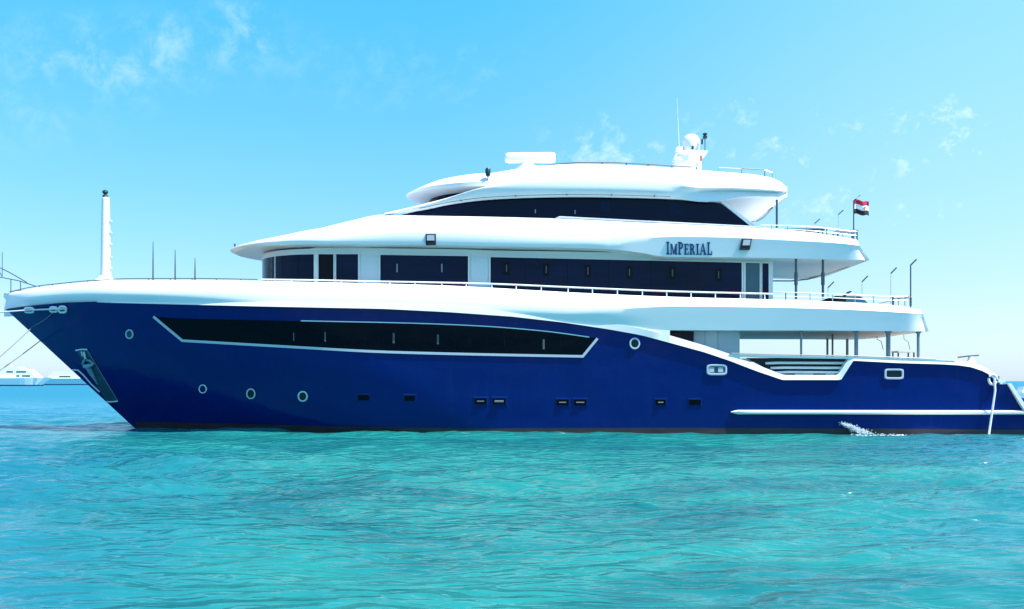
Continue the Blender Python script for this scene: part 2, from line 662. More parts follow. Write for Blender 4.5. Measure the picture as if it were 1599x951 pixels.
    # ripples finer than the mesh, farther out to sea, only spread the reflection
    L(t, mrange(se.outputs['Y'], 30.0, 160.0, 0.16, 0.42), p.inputs['Roughness'])
    me.materials.append(m)


water()

# ------------------------------------------------------------------ yacht
yacht = thing('yacht', 'large navy blue motor yacht with white superstructure moored on turquoise sea', 'yacht', (OX, OY, 0), -TH)

XTIP, _, ZTIP = U(8, 482, 0)
XWL = U(206, 663, 0)[0]
XEND = U(1655, 650, -3.6)[0]


def stem_x(z):
    return XWL + (XTIP - XWL) * max(-0.3, z / ZTIP)


def hullB(x, z):
    """half breadth of the hull"""
    s = min(max(z / ZTIP, -0.3), 1.05)
    le = 17.0 - 3.5 * s
    u = min(max((x - stem_x(z)) / le, 0), 1)
    pw = 1.75 + 0.55 * s
    bm = 3.80 + 0.32 * max(s, 0) - (0.5 * s * s if s < 0 else 0)
    aft = min(max((x - 12.0) / 9.0, 0), 1)
    return bm * (1 - (1 - u) ** pw) * (1 - 0.07 * aft * aft)


def deckB(x):
    return hullB(x, ZTIP * 0.98)


SHEER = pchip([(8, 483), (30, 480), (60, 476.5), (100, 473), (150, 471.5), (250, 474), (400, 478), (600, 482), (700, 487), (800, 494), (880, 503), (950, 513.5), (1000, 522.5),
               (1040, 533), (1100, 549.5), (1140, 563), (1180, 578.5), (1220, 592), (1224, 592.5), (1311, 592.5), (1313, 591.5), (1331, 563), (1334, 562.5), (1400, 566), (1470, 568),
               (1495, 569.5), (1515, 572.5), (1530, 577), (1542, 583), (1551, 590), (1556, 600), (1575, 600), (1600, 640), (1660, 641)], lin=True)
stations = sorted(set([8, 9, 11, 14, 18, 23, 30, 38, 48] + list(range(60, 1660, 14)) +
                      [1220, 1224, 1311, 1313, 1331, 1334, 1495, 1515, 1530, 1536, 1542, 1547, 1551, 1556, 1575, 1600, 1604, 1655]))


def hpt(px, py, off=0.0, fun=hullB):
    p = solve(px, py, fun)
    return (p[0], p[1] - off, p[2])


# hull shell: every station is a column from the sheer down to below the water
def hull():
    mb = MB()
    cols = []
    for px in stations:
        top = hpt(px, SHEER(px))
        if px == 8:
            top = (XTIP, 0.0, ZTIP)
        zt = top[2]
        xt = stem_x(zt)
        u = (top[0] - xt) / (XEND - xt)
        colm = []
        for k in range(15):
            z = zt + (-0.9 - zt) * (k / 14)
            xs_ = stem_x(z)
            x = xs_ + u * (XEND - xs_) if k else top[0]
            # keep the aft stations upright
            w = min(max(u / 0.45, 0), 1)
            x = x * (1 - w) + top[0] * w if px > 8 else xs_
            bb = hullB(x, z) if px > 8 else 0.0
            colm.append((x, -bb, z))
        cols.append(colm)
    rows = [[c[k] for c in cols] for k in range(15)]
    mb.grid(rows)
    mb.grid([[(p[0], -p[1], p[2]) for p in r] for r in rows])
    # transom
    a = [r[-1] for r in rows]
    mb.grid([a, [(p[0], -p[1], p[2]) for p in a]])
    return mb.build('hull', M['navy'], yacht, auto=50), rows


hull_o, hull_rows = hull()


def strip_on_hull(pxs, top, bot, off, n=4, fun=hullB):
    rows = []
    for k in range(n + 1):
        rows.append([hpt(px, top(px) + (bot(px) - top(px)) * k / n, off, fun) for px in pxs])
    return rows


def plate(mb, rows, thick=0.05):
    """give a grid lying on the hull a rim, so that it is not paper-thin"""
    mb.grid(rows)
    back = [[(p[0], p[1] + thick, p[2]) for p in r] for r in rows]
    mb.grid([rows[0], back[0]])
    mb.grid([rows[-1], back[-1]])
    mb.grid([[r[0] for r in rows], [r[0] for r in back]])
    mb.grid([[r[-1] for r in rows], [r[-1] for r in back]])


def both(mb):
    """the same on the far side of the ship"""
    n = len(mb.v)
    mb.half = (n, len(mb.f))
    mb.v += [(p[0], -p[1], p[2]) for p in mb.v]
    mb.f += [[n + i for i in f[::-1]] for f in mb.f]
    mb.m += mb.m
    return mb


# boot stripe at the waterline
BT = pchip([(206, 658), (300, 660), (400, 662.5), (600, 667), (760, 668.5), (1000, 668), (1150, 668), (1300, 669), (1655, 671)])
mb = MB()
pxs = [p for p in range(212, 1650, 12)]
mb.grid(strip_on_hull(pxs, BT, lambda p: BT(p) + 22, 0.012))
both(mb).build('boot_stripe', M['boot'], yacht)

# white sheer trim following the navy edge right round the opening
TRIM = pchip([(150, 470.8), (240, 470.5), (400, 471.5), (600, 474.5), (700, 478), (800, 485), (880, 493.5), (950, 504), (1000, 512.5), (1045, 523.5), (1100, 539.5), (1140, 553), (1185, 571), (1222, 585),
              (1228, 585.5), (1306, 585.5), (1309, 584.5), (1325, 559.5), (1330, 557.5), (1400, 560.5), (1470, 562), (1495, 563), (1515, 566), (1532, 571), (1545, 578), (1552, 586)], lin=True)
mb = MB()
pxs = sorted(set(list(range(152, 1552, 12)) + [1220, 1224, 1228, 1306, 1309, 1313, 1325, 1331, 1334, 1515, 1532, 1542, 1552]))
tw = lambda px: min(max((px - 230) / 200, 0), 1) * min(max((930 - px) / 180, 0), 1)
r0 = [hpt(px, SHEER(px) + 0.8, 0.02 + 0.07 * min(1, (px - 152) / 240) + .14 * tw(px)) for px in pxs]
r1 = [hpt(px, TRIM(px), 0.015 + 0.015 * min(1, (px - 152) / 240) + .14 * tw(px), lambda x, z: deckB(x) if z > 3.9 else hullB(x, z)) for px in pxs]
r2 = [(p[0], p[1] + 0.34, p[2]) for p in r1]
r3 = [(p[0], p[1] + 0.34, p[2]) for p in r0]
mb.grid([r0, r1, r2, r3], close=True)
both(mb).build('sheer_trim', M['trim'], yacht, auto=40)

# ---- white bulwark of the main deck, running aft as the edge of the upper deck
B_TOP = pchip([(14, 458), (40, 452.5), (60, 449), (100, 444), (150, 439.5), (200, 437.5), (300, 437.5), (410, 439), (560, 442), (700, 446), (760, 449), (900, 457), (1050, 463.5), (1200, 467.5), (1300, 471), (1390, 476), (1438, 484)])
B_SH = pchip([(12, 461), (40, 456), (60, 453.5), (150, 446), (300, 446), (560, 452), (760, 460), (880, 467), (1050, 472), (1200, 474.5), (1340, 479), (1440, 487)])
B_CR = pchip([(8, 473), (40, 467), (60, 464.5), (100, 462), (150, 461), (300, 464), (410, 467), (560, 471), (700, 476), (800, 483), (880, 489), (940, 485), (1000, 480.5), (1050, 478.5), (1200, 480), (1340, 484), (1441, 490)])
B_LOW = pchip([(8, 482.5), (30, 479.5), (60, 476), (100, 472.5), (150, 471), (250, 473), (400, 476), (600, 480), (700, 485), (800, 492), (880, 501), (930, 506), (965, 511), (1000, 514), (1046, 515.5), (1300, 516), (1450, 517.5)], lin=True)
BPX = sorted(set([8, 9, 11, 14, 18, 23, 30, 38, 48] + list(range(60, 1440, 14)) + [1043, 1046, 1425, 1432, 1440, 1446, 1450]))
AX2 = U(1452, 500, -4.0)[0]


def deckB_aft(x):
    b0 = deckB(x)
    r = 0.9
    d = x - (AX2 - r)
    if d > 0:
        b0 -= r * (1 - math.sqrt(max(0.0, 1 - min(d / r, 1) ** 2))) * 0.8
    return b0


def brow(px, tab, off, zoff=0.0):
    if px <= 8:
        p = U(px, tab(px), 0)
        return (p[0] - 0.05 - max(off, 0) * 0.6, 0.0, p[2] + zoff)
    p = solve(px, tab(px), lambda x, z: max(0.0, deckB_aft(x) + off * min(1, max(0, (x - XTIP) / 1.5))))
    return (p[0], p[1], p[2] + zoff)


def fade(px):
    t = min(max((px - 860) / 190, 0), 1)
    return t * t * (3 - 2 * t)


ext = lambda px: px
mb = MB()
def fwd(px):
    return min(max((px - 230) / 200, 0), 1) * min(max((930 - px) / 180, 0), 1)


def endpx(px, k, p0=1400):
    return px if px <= p0 else p0 + (px - p0) * k


rows = [[brow(px, B_LOW, 0.02 + 0.15 * fwd(px) - 0.03 * fade(px)) for px in BPX],
        [brow(endpx(px, .82), B_CR, 0.15 - 0.02 * fade(px)) for px in BPX],
        [brow(endpx(px, .78), B_SH, 0.03) for px in BPX],
        [brow(endpx(px, .74), B_TOP, -0.20) for px in BPX]]
rows = refine(rows, 4, {1: lambda c: 0.15 + 0.85 * fade(BPX[c])})
low_row = rows[0]
top = rows[-1]
inn = [(p[0], min(p[1] + 0.22, 0) if p[1] < 0 else 0, p[2] + 0.0) for p in top]
ZFORE = 5.35
flo = [(p[0], p[1], max(p[2] - 1.05, 4.75)) for p in inn]
rows += [inn, flo]
mb.grid(rows)
both(mb)
# underside lip and aft end
a = [r[-1] for r in rows]
mb.grid([a, [(p[0], -p[1], p[2]) for p in a]])
bul = mb.build('bulwark', M['white'], yacht, auto=22)
mb = MB()                                   # side plating between the fascia and the falling navy edge
pxs = [p for p in BPX if 895 <= p <= 1046]
r0 = [low_row[BPX.index(p)] for p in pxs]
r1 = [(q[0], q[1], min(q[2], solve(p, SHEER(p), hullB)[2])) for q, p in zip(r0, pxs)]
mb.grid([r0, r1])
mb.grid([r1, [(p[0], p[1] + .2, p[2]) for p in r1]])
mb.grid([[r0[-1], r1[-1]], [(p[0], p[1] + .2, p[2]) for p in (r0[-1], r1[-1])]])
both(mb).build('side_plating', M['white'], yacht)

mb = MB()                                   # upper deck floor and deckhead below it
mb.grid([[(p[0], p[1], p[2] + 0.004) for p in flo], [(p[0], -p[1], p[2] + 0.004) for p in flo]])
mb.build('upper_deck', M['teak'], yacht)
mb = MB()
i0 = BPX.index(1046)
low = rows[0][i0:]
mb.grid([[(p[0], p[1] + 0.02, p[2] + 0.004) for p in low], [(p[0], -p[1] - 0.02, p[2] + 0.004) for p in low]])
mb.build('deckhead', M['soffit'], yacht)

# ---- main deck aft: floor, house end with door panels, opening with bars
mb = MB()
x0, x1 = U(1000, 560, -3.5)[0], U(1548, 590, -3.5)[0]
mb.box(((x0 + x1) / 2, 0, 1.98), (x1 - x0, 7.3, 0.10))
mb.build('main_deck', M['teak'], yacht, smooth=False)
mb = MB()
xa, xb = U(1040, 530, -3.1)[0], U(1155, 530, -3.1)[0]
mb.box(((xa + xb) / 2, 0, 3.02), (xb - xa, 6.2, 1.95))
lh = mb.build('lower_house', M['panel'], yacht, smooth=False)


def quad_on(y, px0, px1, py0, py1, thick=0.04):
    return [U(px0, py0, y), U(px1, py0, y), U(px1, py1, y), U(px0, py1, y)]


mb = MB()
mb.slab(quad_on(-3.125, 1044, 1083, 514, 548), 0.02)
mb.build('window', M['glass'], lh, smooth=False)
mb = MB()
mb.slab(quad_on(-3.13, 1084, 1100, 513, 575), 0.025)
mb.slab(quad_on(-3.13, 1101, 1119.5, 513, 575), 0.025)
mb.build('door', M['cushion'], lh, smooth=False)
mb = MB()
mb.slab(quad_on(-3.128, 1121.5, 1153, 513, 575), 0.02)
mb.build('wall_panel', M['panel'], lh, smooth=False)

mb = MB()                                    # cap rail over the opening
CAP = pchip([(1138, 553), (1200, 555), (1330, 557), (1400, 559.5), (1490, 563)], lin=True)
pxs = list(range(1138, 1492, 11))
r0 = [hpt(p, CAP(p) + 3.6, 0.05) for p in pxs]
r1 = [hpt(p, CAP(p) + 0.2, 0.07) for p in pxs]
r2 = [(p[0], p[1] + 0.22, p[2]) for p in r1]
r3 = [(p[0], p[1] + 0.22, p[2]) for p in r0]
mb.grid([r0, r1, r2, r3], close=True)
both(mb).build('cap_rail', M['trim'], yacht)
mb = MB()
mb.tube([hpt(p, CAP(p) - 1.4, -0.05) for p in range(1142, 1482, 20)], 0.03, 6)
both(mb).build('cap_handrail', M['darksteel'], yacht)
mb = MB()                                    # opening with horizontal bars; dark panel stands in for the shaded recess
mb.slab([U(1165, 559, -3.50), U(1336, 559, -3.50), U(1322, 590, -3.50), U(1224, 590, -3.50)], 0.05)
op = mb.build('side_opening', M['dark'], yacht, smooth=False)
for y0, xl, xr in ((566.5, 1196, 1332), (574.0, 1204, 1329), (581.0, 1212, 1325)):
    mb = MB()
    z = U(1260, y0, -3.72)[2]
    xx0, xx1 = U(xl, y0, -3.72)[0], U(xr, y0, -3.72)[0]
    mb.tube([(xx0, -3.62, z - .02), (xx0 + .5, -3.72, z), (xx1 - .2, -3.72, z - .015), (xx1, -3.62, z - .02)], 0.052, 8)
    mb.build('bar', M['trim'], op)
mb = MB()
for cx_ in (1248, 1262, 1296):
    mb = MB()
    q = U(cx_, 583.5, -3.6)
    mb.box(q, (0.34, 0.1, 0.14))
    mb.build('fitting', M['cushion'], op, smooth=False)

# aft pillars under the upper deck
for px, y, t, bt, r in ((1251, -3.85, 513, 557, .045), (1337, -3.8, 514, 558, .075), (1387, -3.75, 515, 560, .085), (1434, -3.65, 516, 562, .06), (1292, 2.6, 520, 566, .05), (1323, 3.3, 520, 566, .06), (1300, -1.0, 516, 562, .04)):
    mb = MB()
    p, q = U(px, bt, y), U(px, t, y)
    mb.tube([(p[0], y, p[2]), (p[0], y, q[2])], r, 10)
    mb.lathe((p[0], y, q[2] - 0.12), [(r * 1.7, 0), (r * 1.7, 0.1)], 10)
    mb.build('pillar', M['grey'], yacht)
for px, y in ((1369, 0.5), (1411, 1.2)):    # cords hanging from the deckhead
    mb = MB()
    a, c = U(px, 521, y), U(px + 10, 546, y)
    mb.tube([a, (a[0] + .02, y, a[2] - .25), (a[0] + .2, y, (a[2] + c[2]) / 2), c], 0.016, 5)
    mb.build('hanging_cord', M['greyrope'], yacht)

# ---- house on the upper deck
HX, HA, HB = U(494, 420, -3.0)[0], 3.0, 3.0
W_TOP = pchip([(494, 397), (560, 397), (592, 398), (730, 400), (766, 401.5), (900, 403.5), (1000, 406), (1100, 408.5), (1207, 411.5)])
ZWF = U(494, 397, -3.0)[2]


def house_row(off, zf, side_tab, zside=None, px1=1207, n=16, phi0=0.0):
    pts = []
    for k in range(n):
        ph = math.pi / 2 * (1 - k / n)
        pts.append((HX - (HA + off) * math.sin(ph), -(HB + off) * math.cos(ph), zf))
    for px in range(494, px1 + 1, 23):
        p = U(px, side_tab(px) if side_tab else 400, -(HB + off))
        pts.append((p[0], p[1], p[2] if zside is None else zside))
    return pts


r0 = house_row(0, 4.8, None, 4.8)
r1 = house_row(0, 7.35, lambda p: W_TOP(p) - 5)
r1 = [(p[0], p[1], p[2] + 0.15) for p in r1]
mb = MB()
mb.grid([r0, r1])
both(mb)
a = [r0[-1], r1[-1]]
mb.grid([a, [(p[0], -p[1], p[2]) for p in a]])
mb.grid([r1, [(p[0], -p[1], p[2]) for p in r1]])
house = mb.build('main_house', M['white'], yacht, auto=40)


def wall_window(px0, px1, m, name='window', frame=2.6, parent=None, topo=0.0, y=-3.0):
    mb = MB()
    t0, t1 = U(px0, W_TOP(px0) + topo, y - .03), U(px1, W_TOP(px1) + topo, y - .03)
    b0, b1 = (t0[0], y - .03, 4.95), (t1[0], y - .03, 4.95)
    mb.slab([t0, t1, b1, b0], 0.028)
    w = mb.build(name, m, parent or yacht, smooth=False)
    mb = MB()
    s = frame * 0.0263
    for x0_, x1_, za, zb in ((t0[0] - s, t0[0], 4.95, t0[2] + s * .5), (t1[0], t1[0] + s, 4.95, t1[2] + s * .5)):
        mb.box(((x0_ + x1_) / 2, y - .03, (za + zb) / 2), (x1_ - x0_, 0.1, zb - za))
    # head follows the slope
    mb.slab([(t0[0], y - .075, t0[2] + s * .5), (t1[0], y - .075, t1[2] + s * .5), (t1[0], y - .075, t1[2]), (t0[0], y - .075, t0[2])], 0.07)
    mb.build('window_frame', M['trim'], w, smooth=False)
    return w


def latch_or_glint(parent, px, py, y, m, w=2.2, h=13):
    mb = MB()
    a, c = U(px - w / 2, py - h / 2, y), U(px + w / 2, py + h / 2, y)
    mb.box(((a[0] + c[0]) / 2, y, (a[2] + c[2]) / 2), (c[0] - a[0], 0.03, a[2] - c[2]))
    mb.build('latch_or_glint', m, parent, smooth=False)


# rounded front window, wrapping the nose
def ring_pts(off, phi_a, phi_b, z, n=22):
    return [(HX - (HA + off) * math.sin(ph), -(HB + off) * math.cos(ph), z) for ph in np.linspace(phi_a, phi_b, n)]


mb = MB()
zt = U(490, 397, -3.03)[2]
A, Bq = R(120), R(1.5)
plate(mb, [ring_pts(.03, A, Bq, zt), ring_pts(.03, A, Bq, 4.95)], 0.0)
fw = mb.build('front_window', M['glass'], yacht)
mb = MB()
rr0, rr1 = ring_pts(.05, A, Bq, zt), ring_pts(.05, A, Bq, zt + .05)
mb.grid([ring_pts(.0, A, Bq, zt), rr0, rr1, ring_pts(.0, A, Bq, zt + .05)])
for ph in (R(39),):
    c = (HX - (HA + .035) * math.sin(ph), -(HB + .035) * math.cos(ph))
    mb.tube([(c[0], c[1], 4.95), (c[0], c[1], zt)], 0.026, 6)
mb.box((U(493.5, 400, -3.05)[0], -3.04, (4.95 + zt) / 2 + .02), (0.17, 0.1, zt - 4.93))
mb.build('window_frame', M['trim'], fw)
mb = MB()
for ph in (R(30), R(15)):
    c = (HX - (HA + .032) * math.sin(ph), -(HB + .032) * math.cos(ph))
    mb.tube([(c[0], c[1], 4.95), (c[0], c[1], zt - .02)], 0.012, 5)
mb.build('mullion', M['bridge'], fw)

d = wall_window(497.5, 521, M['black'], 'doorway')
wall_window(525, 559.5, M['glass'])
w3 = wall_window(594, 731, M['glass'])
for px in (620, 690):
    latch_or_glint(w3, px, 418.5, -3.05, M['grey'])
w4 = wall_window(766, 1158, M['glass'])
for px in (820, 886, 950, 1016, 1090):
    mb = MB()
    a = U(px, W_TOP(px), -3.04)
    mb.box((a[0], -3.034, (a[2] + 4.95) / 2), (0.03, 0.012, a[2] - 4.97))
    mb.build('mullion', M['bridge'], w4, smooth=False)
for px, py in ((791, 419), (853, 421), (918, 423), (983, 425), (1050, 426), (1122, 429)):
    mb = MB()
    a = U(px, py, -3.05)
    mb.box((a[0], -3.036, a[2]), (0.26, 0.016, 0.52))
    mb.build('vent_pane', M['black'], w4, smooth=False)
    latch_or_glint(w4, px, py, -3.06, M['dimmetal_or_glint'], 1.8, 11)
wall_window(1164, 1186, M['door'], 'sliding_door')
wall_window(1190, 1200, M['glass'])
for px0, px1 in ((562.5, 591), (735, 762.5)):   # recessed pale panels between the windows
    mb = MB()
    t0, t1 = U(px0, W_TOP(px0) + 1, -3.04), U(px1, W_TOP(px1) + 1, -3.04)
    mb.slab([t0, t1, (t1[0], -3.04, 4.95), (t0[0], -3.04, 4.95)], 0.038)
    mb.build('wall_panel', M['cushion'], yacht, smooth=False)

# handrail in front of the windows
RAIL = pchip([(408, 436.5), (490, 437.5), (560, 439), (700, 441.5), (760, 443), (900, 449), (1050, 455), (1207, 459), (1300, 462), (1392, 466)])


def rail_pt(px, py, ins=0.28):
    return solve(px, py, lambda x, z: deckB_aft(x) - ins)


mb = MB()
mb.tube([rail_pt(p, RAIL(p)) for p in range(408, 1210, 16)], 0.033, 8)
both(mb).build('handrail', M['trim'], yacht)
for px in [455, 494, 533, 570, 609, 648, 690, 728, 768, 806, 845, 887, 925, 964, 1003, 1041, 1079, 1117, 1156, 1194]:
    mb = MB()
    p = rail_pt(px, RAIL(px))
    mb.tube([(p[0], p[1], p[2]), (p[0], p[1], p[2] - 0.42)], 0.026, 6)
    mb.build('rail_post', M['trim'], yacht)
# aft rails: thin steel
mb = MB()
mb.tube([rail_pt(p, RAIL(p) - 3) for p in range(1207, 1426, 15)], 0.020, 6)
mb.tube([rail_pt(p, RAIL(p) + 3) for p in range(1207, 1426, 15)], 0.014, 6)
both(mb).build('side_rail', M['steel'], yacht)
e = rail_pt(1420, RAIL(1420) - 3)
mb = MB()
mb.tube([e, (e[0], -e[1], e[2])], 0.02, 6)
mb.build('stern_rail', M['steel'], yacht)
for px in (1227, 1265, 1300, 1335, 1364, 1394, 1422):
    mb = MB()
    p = rail_pt(px, RAIL(px) - 3)
    mb.tube([(p[0], p[1], p[2]), (p[0], p[1], p[2] - 0.55)], 0.022, 6)
    mb.build('rail_post', M['darksteel'] if px in (1227, 1394, 1422) else M['steel'], yacht)

# bow rail: dark thin wire on short stanchions
BR = pchip([(15, 456), (40, 450), (60, 446.5), (100, 442), (150, 437.5), (200, 435.2), (300, 434.8), (410, 436.5)])
mb = MB()
mb.tube([solve(p, BR(p), lambda x, z: max(0, deckB(x) - 0.25)) for p in [15, 25, 40, 60] + list(range(80, 412, 14))], 0.02, 6)
both(mb).build('bow_rail', M['darksteel'], yacht)
for px in (62, 82, 110, 137, 178, 232, 266, 300, 338, 376):
    mb = MB()
    p = solve(px, BR(px), lambda x, z: max(0, deckB(x) - 0.25))
    mb.tube([p, (p[0], p[1], p[2] - 0.22)], 0.018, 6)
    mb.build('rail_post', M['darksteel'], yacht)
# pulpit reaching forward of the stem
pp = MB()
pp.tube([U(56, 447, -0.4), U(30, 438.5, -0.2), U(-12, 430.5, 0)], 0.022, 6)
pp.tube([U(42, 441, -0.2), U(15, 425.5, -0.1), U(2, 419, 0), U(-10, 414, 0)], 0.022, 6)
pp.tube([U(17, 457, 0), U(17, 436, 0)], 0.018, 6)
pp.tube([U(32, 454, 0), U(32, 439, 0)], 0.018, 6)
pp.tube([U(3.5, 432, 0), U(3.5, 394, 0)], 0.014, 6)
pp.tube([U(3.5, 432, 0), U(-4, 419, 0)], 0.018, 6)
pp.build('bow_pulpit', M['darksteel'], yacht)

# foremast and whips
zb = U(165, 437, 0)[2] - 0.6
xm = U(165, 437, 0)[0]
mb = MB()
mb.lathe((xm, 0, zb), [(0.52, 0), (0.50, 0.55), (0.34, 0.66), (0.235, 0.78), (0.22, 1.2), (0.17, U(165, 310, 0)[2] - zb), (0.10, U(165, 309, 0)[2] - zb + .03)], 20)
fm_ = mb.build('foremast', M['trim'], yacht)
for k, py in enumerate((345, 363, 381, 401, 419)):
    mb = MB()
    z = U(165, py, 0)[2]
    mb.box((xm + 0.21, -0.02, z), (0.14, 0.12, 0.05))
    mb.build('step', M['trim'], fm_, smooth=False)
for py in (306.5, 299.5):
    mb = MB()
    z = U(165, py, 0)[2]
    mb.lathe((xm - .02, 0, z - .10), [(0.05, -0.02), (0.10, 0.02), (0.13, 0.08), (0.11, 0.15), (0.03, 0.19)], 12)
    mb.build('mast_light', M['greenlamp'], fm_)
for px, t, y in ((239, 377, 0.8), (273.5, 390, 0.4), (304.5, 403, 0.0)):
    mb = MB()
    a, c = U(px, 441, y), U(px, t, y)
    mb.tube([a, (a[0], y, (a[2] + c[2]) / 2), (a[0], y, c[2])], [0.035, 0.028, 0.014], 6)
    mb.build('whip_antenna', M['darksteel'], yacht)

# ---- bridge deck: visor forward, fascia aft
AX3 = U(1359, 395, -4.0)[0]
BXC = U(500, 381, -3.95)[0]


def upB(off):
    def f(x, z):
        b0 = 3.95 + off
        r = 0.7
        d = x - (AX3 - r)
        if d > 0:
            b0 -= r * (1 - math.sqrt(max(0.0, 1 - min(d / r, 1) ** 2))) * 0.7
        return b0
    return f


def ring_row(xc, a, b_, ztip, tab, bf, px0, pxs, n=18, pw=2.0):
    s0 = solve(px0, tab(px0), bf)
    pts = []
    for k in range(n):
        ph = math.pi / 2 * (1 - k / n)
        sn = math.sin(ph)
        pts.append((xc - a * sn, -b_ * math.cos(ph), s0[2] + (ztip - s0[2]) * sn ** pw))
    sh = s0[0] - xc
    pts = [(p[0] + sh, p[1], p[2]) for p in pts]
    pts += [solve(px, tab(px), bf) for px in pxs]
    return pts


U_LOW = pchip([(500, 381), (640, 382), (800, 385), (945, 388.5), (1000, 394.5), (1040, 401), (1100, 401.5), (1200, 402.5), (1358, 406)])
U_CR = pchip([(500, 376.5), (640, 376.5), (800, 380), (900, 384), (945, 386), (985, 376), (1020, 371), (1060, 369.5), (1100, 370), (1250, 376.5), (1345, 383.5), (1358, 388)])
U_MID = pchip([(500, 368), (640, 354), (800, 359), (900, 364), (1000, 363), (1100, 364.5), (1250, 370), (1358, 382)])
U_SH = pchip([(500, 359.5), (540, 349.5), (600, 339), (640, 339), (700, 340), (870, 345), (1000, 351), (1170, 358), (1250, 363.5), (1358, 378)])
U_TOP = pchip([(500, 356.5), (540, 346.5), (600, 335), (628, 335.6), (700, 337), (870, 341), (1000, 347), (1170, 355), (1250, 361), (1358, 377)])
UPX = list(range(500, 1340, 15)) + [1338, 1343, 1348, 1352, 1356, 1358]
TIP = U(360, 396, 0)
rows = [ring_row(BXC, 4.55, 3.9, TIP[2] - 0.10, U_LOW, upB(-0.05), 500, UPX),
        ring_row(BXC, 4.80, 3.95, TIP[2] + 0.0, U_CR, upB(0.0), 500, [endpx(p, .72, 1300) for p in UPX]),
        ring_row(BXC, 4.40, 3.90, TIP[2] + 0.09, U_MID, upB(-0.06), 500, [endpx(p, .70, 1300) for p in UPX], pw=1.4),
        ring_row(BXC, 3.70, 3.55, TIP[2] + 0.13, U_SH, upB(-0.36), 500, [endpx(p, .66, 1300) for p in UPX], pw=1.1),
        ring_row(BXC, 3.00, 3.15, TIP[2] + 0.20, U_TOP, upB(-0.80), 500, [endpx(p, .64, 1300) for p in UPX], pw=1.05)]
n0 = len(rows[0])
for i in range(n0):            # aft of the beak the fascia leans in below its crease
    k = i - 18
    if k >= 0:
        px = UPX[k]
        t = min(max((px - 945) / 110, 0), 1)
        t = t * t * (3 - 2 * t)
        p = rows[0][i]
        q = solve(px, U_LOW(px), upB(-0.03 - 0.09 * t))
        rows[0][i] = q
beak = lambda c: min(max((UPX[max(c - 18, 0)] - 930) / 60, 0), 1) if c >= 18 else 0.0
rows = refine(rows, 4, {1: beak})
mb = MB()
mb.grid(rows)
both(mb)
a = [r[-1] for r in rows]
mb.grid([a, [(p[0], -p[1], p[2]) for p in a]])
tp = rows[-1]
mb.grid([tp, [(p[0], -p[1], p[2]) for p in tp]])
lw = rows[0]
mb.grid([[(p[0], p[1], p[2]) for p in lw], [(p[0], -p[1] * 0.0, p[2] + 0.03) for p in lw], [(p[0], -p[1], p[2]) for p in lw]])
mb.build('bridge_deck', M['white'], yacht, auto=20)

# little light on the visor's tip
mb = MB()
q = U(365, 391, 0)
mb.lathe((q[0] + .05, 0, q[2] + .05), [(0.03, 0), (0.03, 0.16), (0.05, 0.17), (0.05, 0.24)], 8)
mb.build('bow_light', M['darksteel'], yacht)

# coaming behind which the bridge windows stand
mb = MB()
C_T = pchip([(866, 341), (874, 337.5), (1000, 344), (1172, 352.5), (1215, 357.5)], lin=True)
C_B = pchip([(866, 344), (1000, 352), (1172, 359), (1215, 361)])
pxs = [866, 870, 874] + list(range(885, 1216, 15)) + [1215]
r0 = [U(p, C_B(p), -3.08) for p in pxs]
r1 = [U(p, C_T(p), -3.26) for p in pxs]
r2 = [(p[0], p[1] + .12, p[2]) for p in r1]
r3 = [(p[0], p[1] + .12, p[2] - .3) for p in r1]
mb.grid([r0, r1, r2, r3])
both(mb).build('coaming', M['white'], yacht)

# ---- bridge house and its long swept window
S_T = pchip([(628, 335), (660, 328), (700, 320), (760, 312.3), (830, 309), (900, 308), (1000, 310), (1060, 313), (1125, 317)])
mb = MB()
pxs = list(range(632, 1126, 19)) + [1125, 1168]
r0 = [(U(p, 340, -2.98)[0], -2.98, 7.7) for p in pxs]
r1 = [U(p, S_T(min(p, 1125)) - 5, -2.98) if p <= 1125 else U(p, 351, -2.98) for p in pxs]
mb.grid([r0, r1])
both(mb)
mb.grid([r1, [(p[0], -p[1], p[2]) for p in r1]])
mb.build('bridge_house', M['white'], yacht)
mb = MB()
pxs = list(range(628, 1125, 12)) + [1125, 1137, 1149, 1160, 1172]
tp = [U(p, S_T(p) if p <= 1125 else 317 + (p - 1125) * 36 / 47, -3.03) for p in pxs]
bt = [(t[0], t[1], min(t[2] - 0.005, U(p, 337 + (p - 628) * 0.032, -3.03)[2])) for t, p in zip(tp, pxs)]
plate(mb, [tp, bt], 0.04)
both(mb)
sw = mb.build('bridge_window', M['bridge'], yacht)
mb = MB()
mb.slab([U(1124, 314, -3.06), U(1130, 314, -3.06), U(1182, 354, -3.06), U(1173, 354, -3.06)], 0.10)
mb.build('window_frame', M['trim'], sw, smooth=False)
for px, py, w, h in ((945, 322, 14, 15), (1054, 328, 17, 15)):  # lighter patches standing in for reflections in the long window
    mb = MB()
    mb.slab(quad_on(-3.036, px - w / 2, px + w / 2, py - h / 2, py + h / 2), 0.004)
    mb.build('pane_reflection', M['glass'], sw, smooth=False)
for px, py in ((836, 330), (898, 331)):
    latch_or_glint(sw, px, py, -3.05, M['grey'], 1.5, 6)

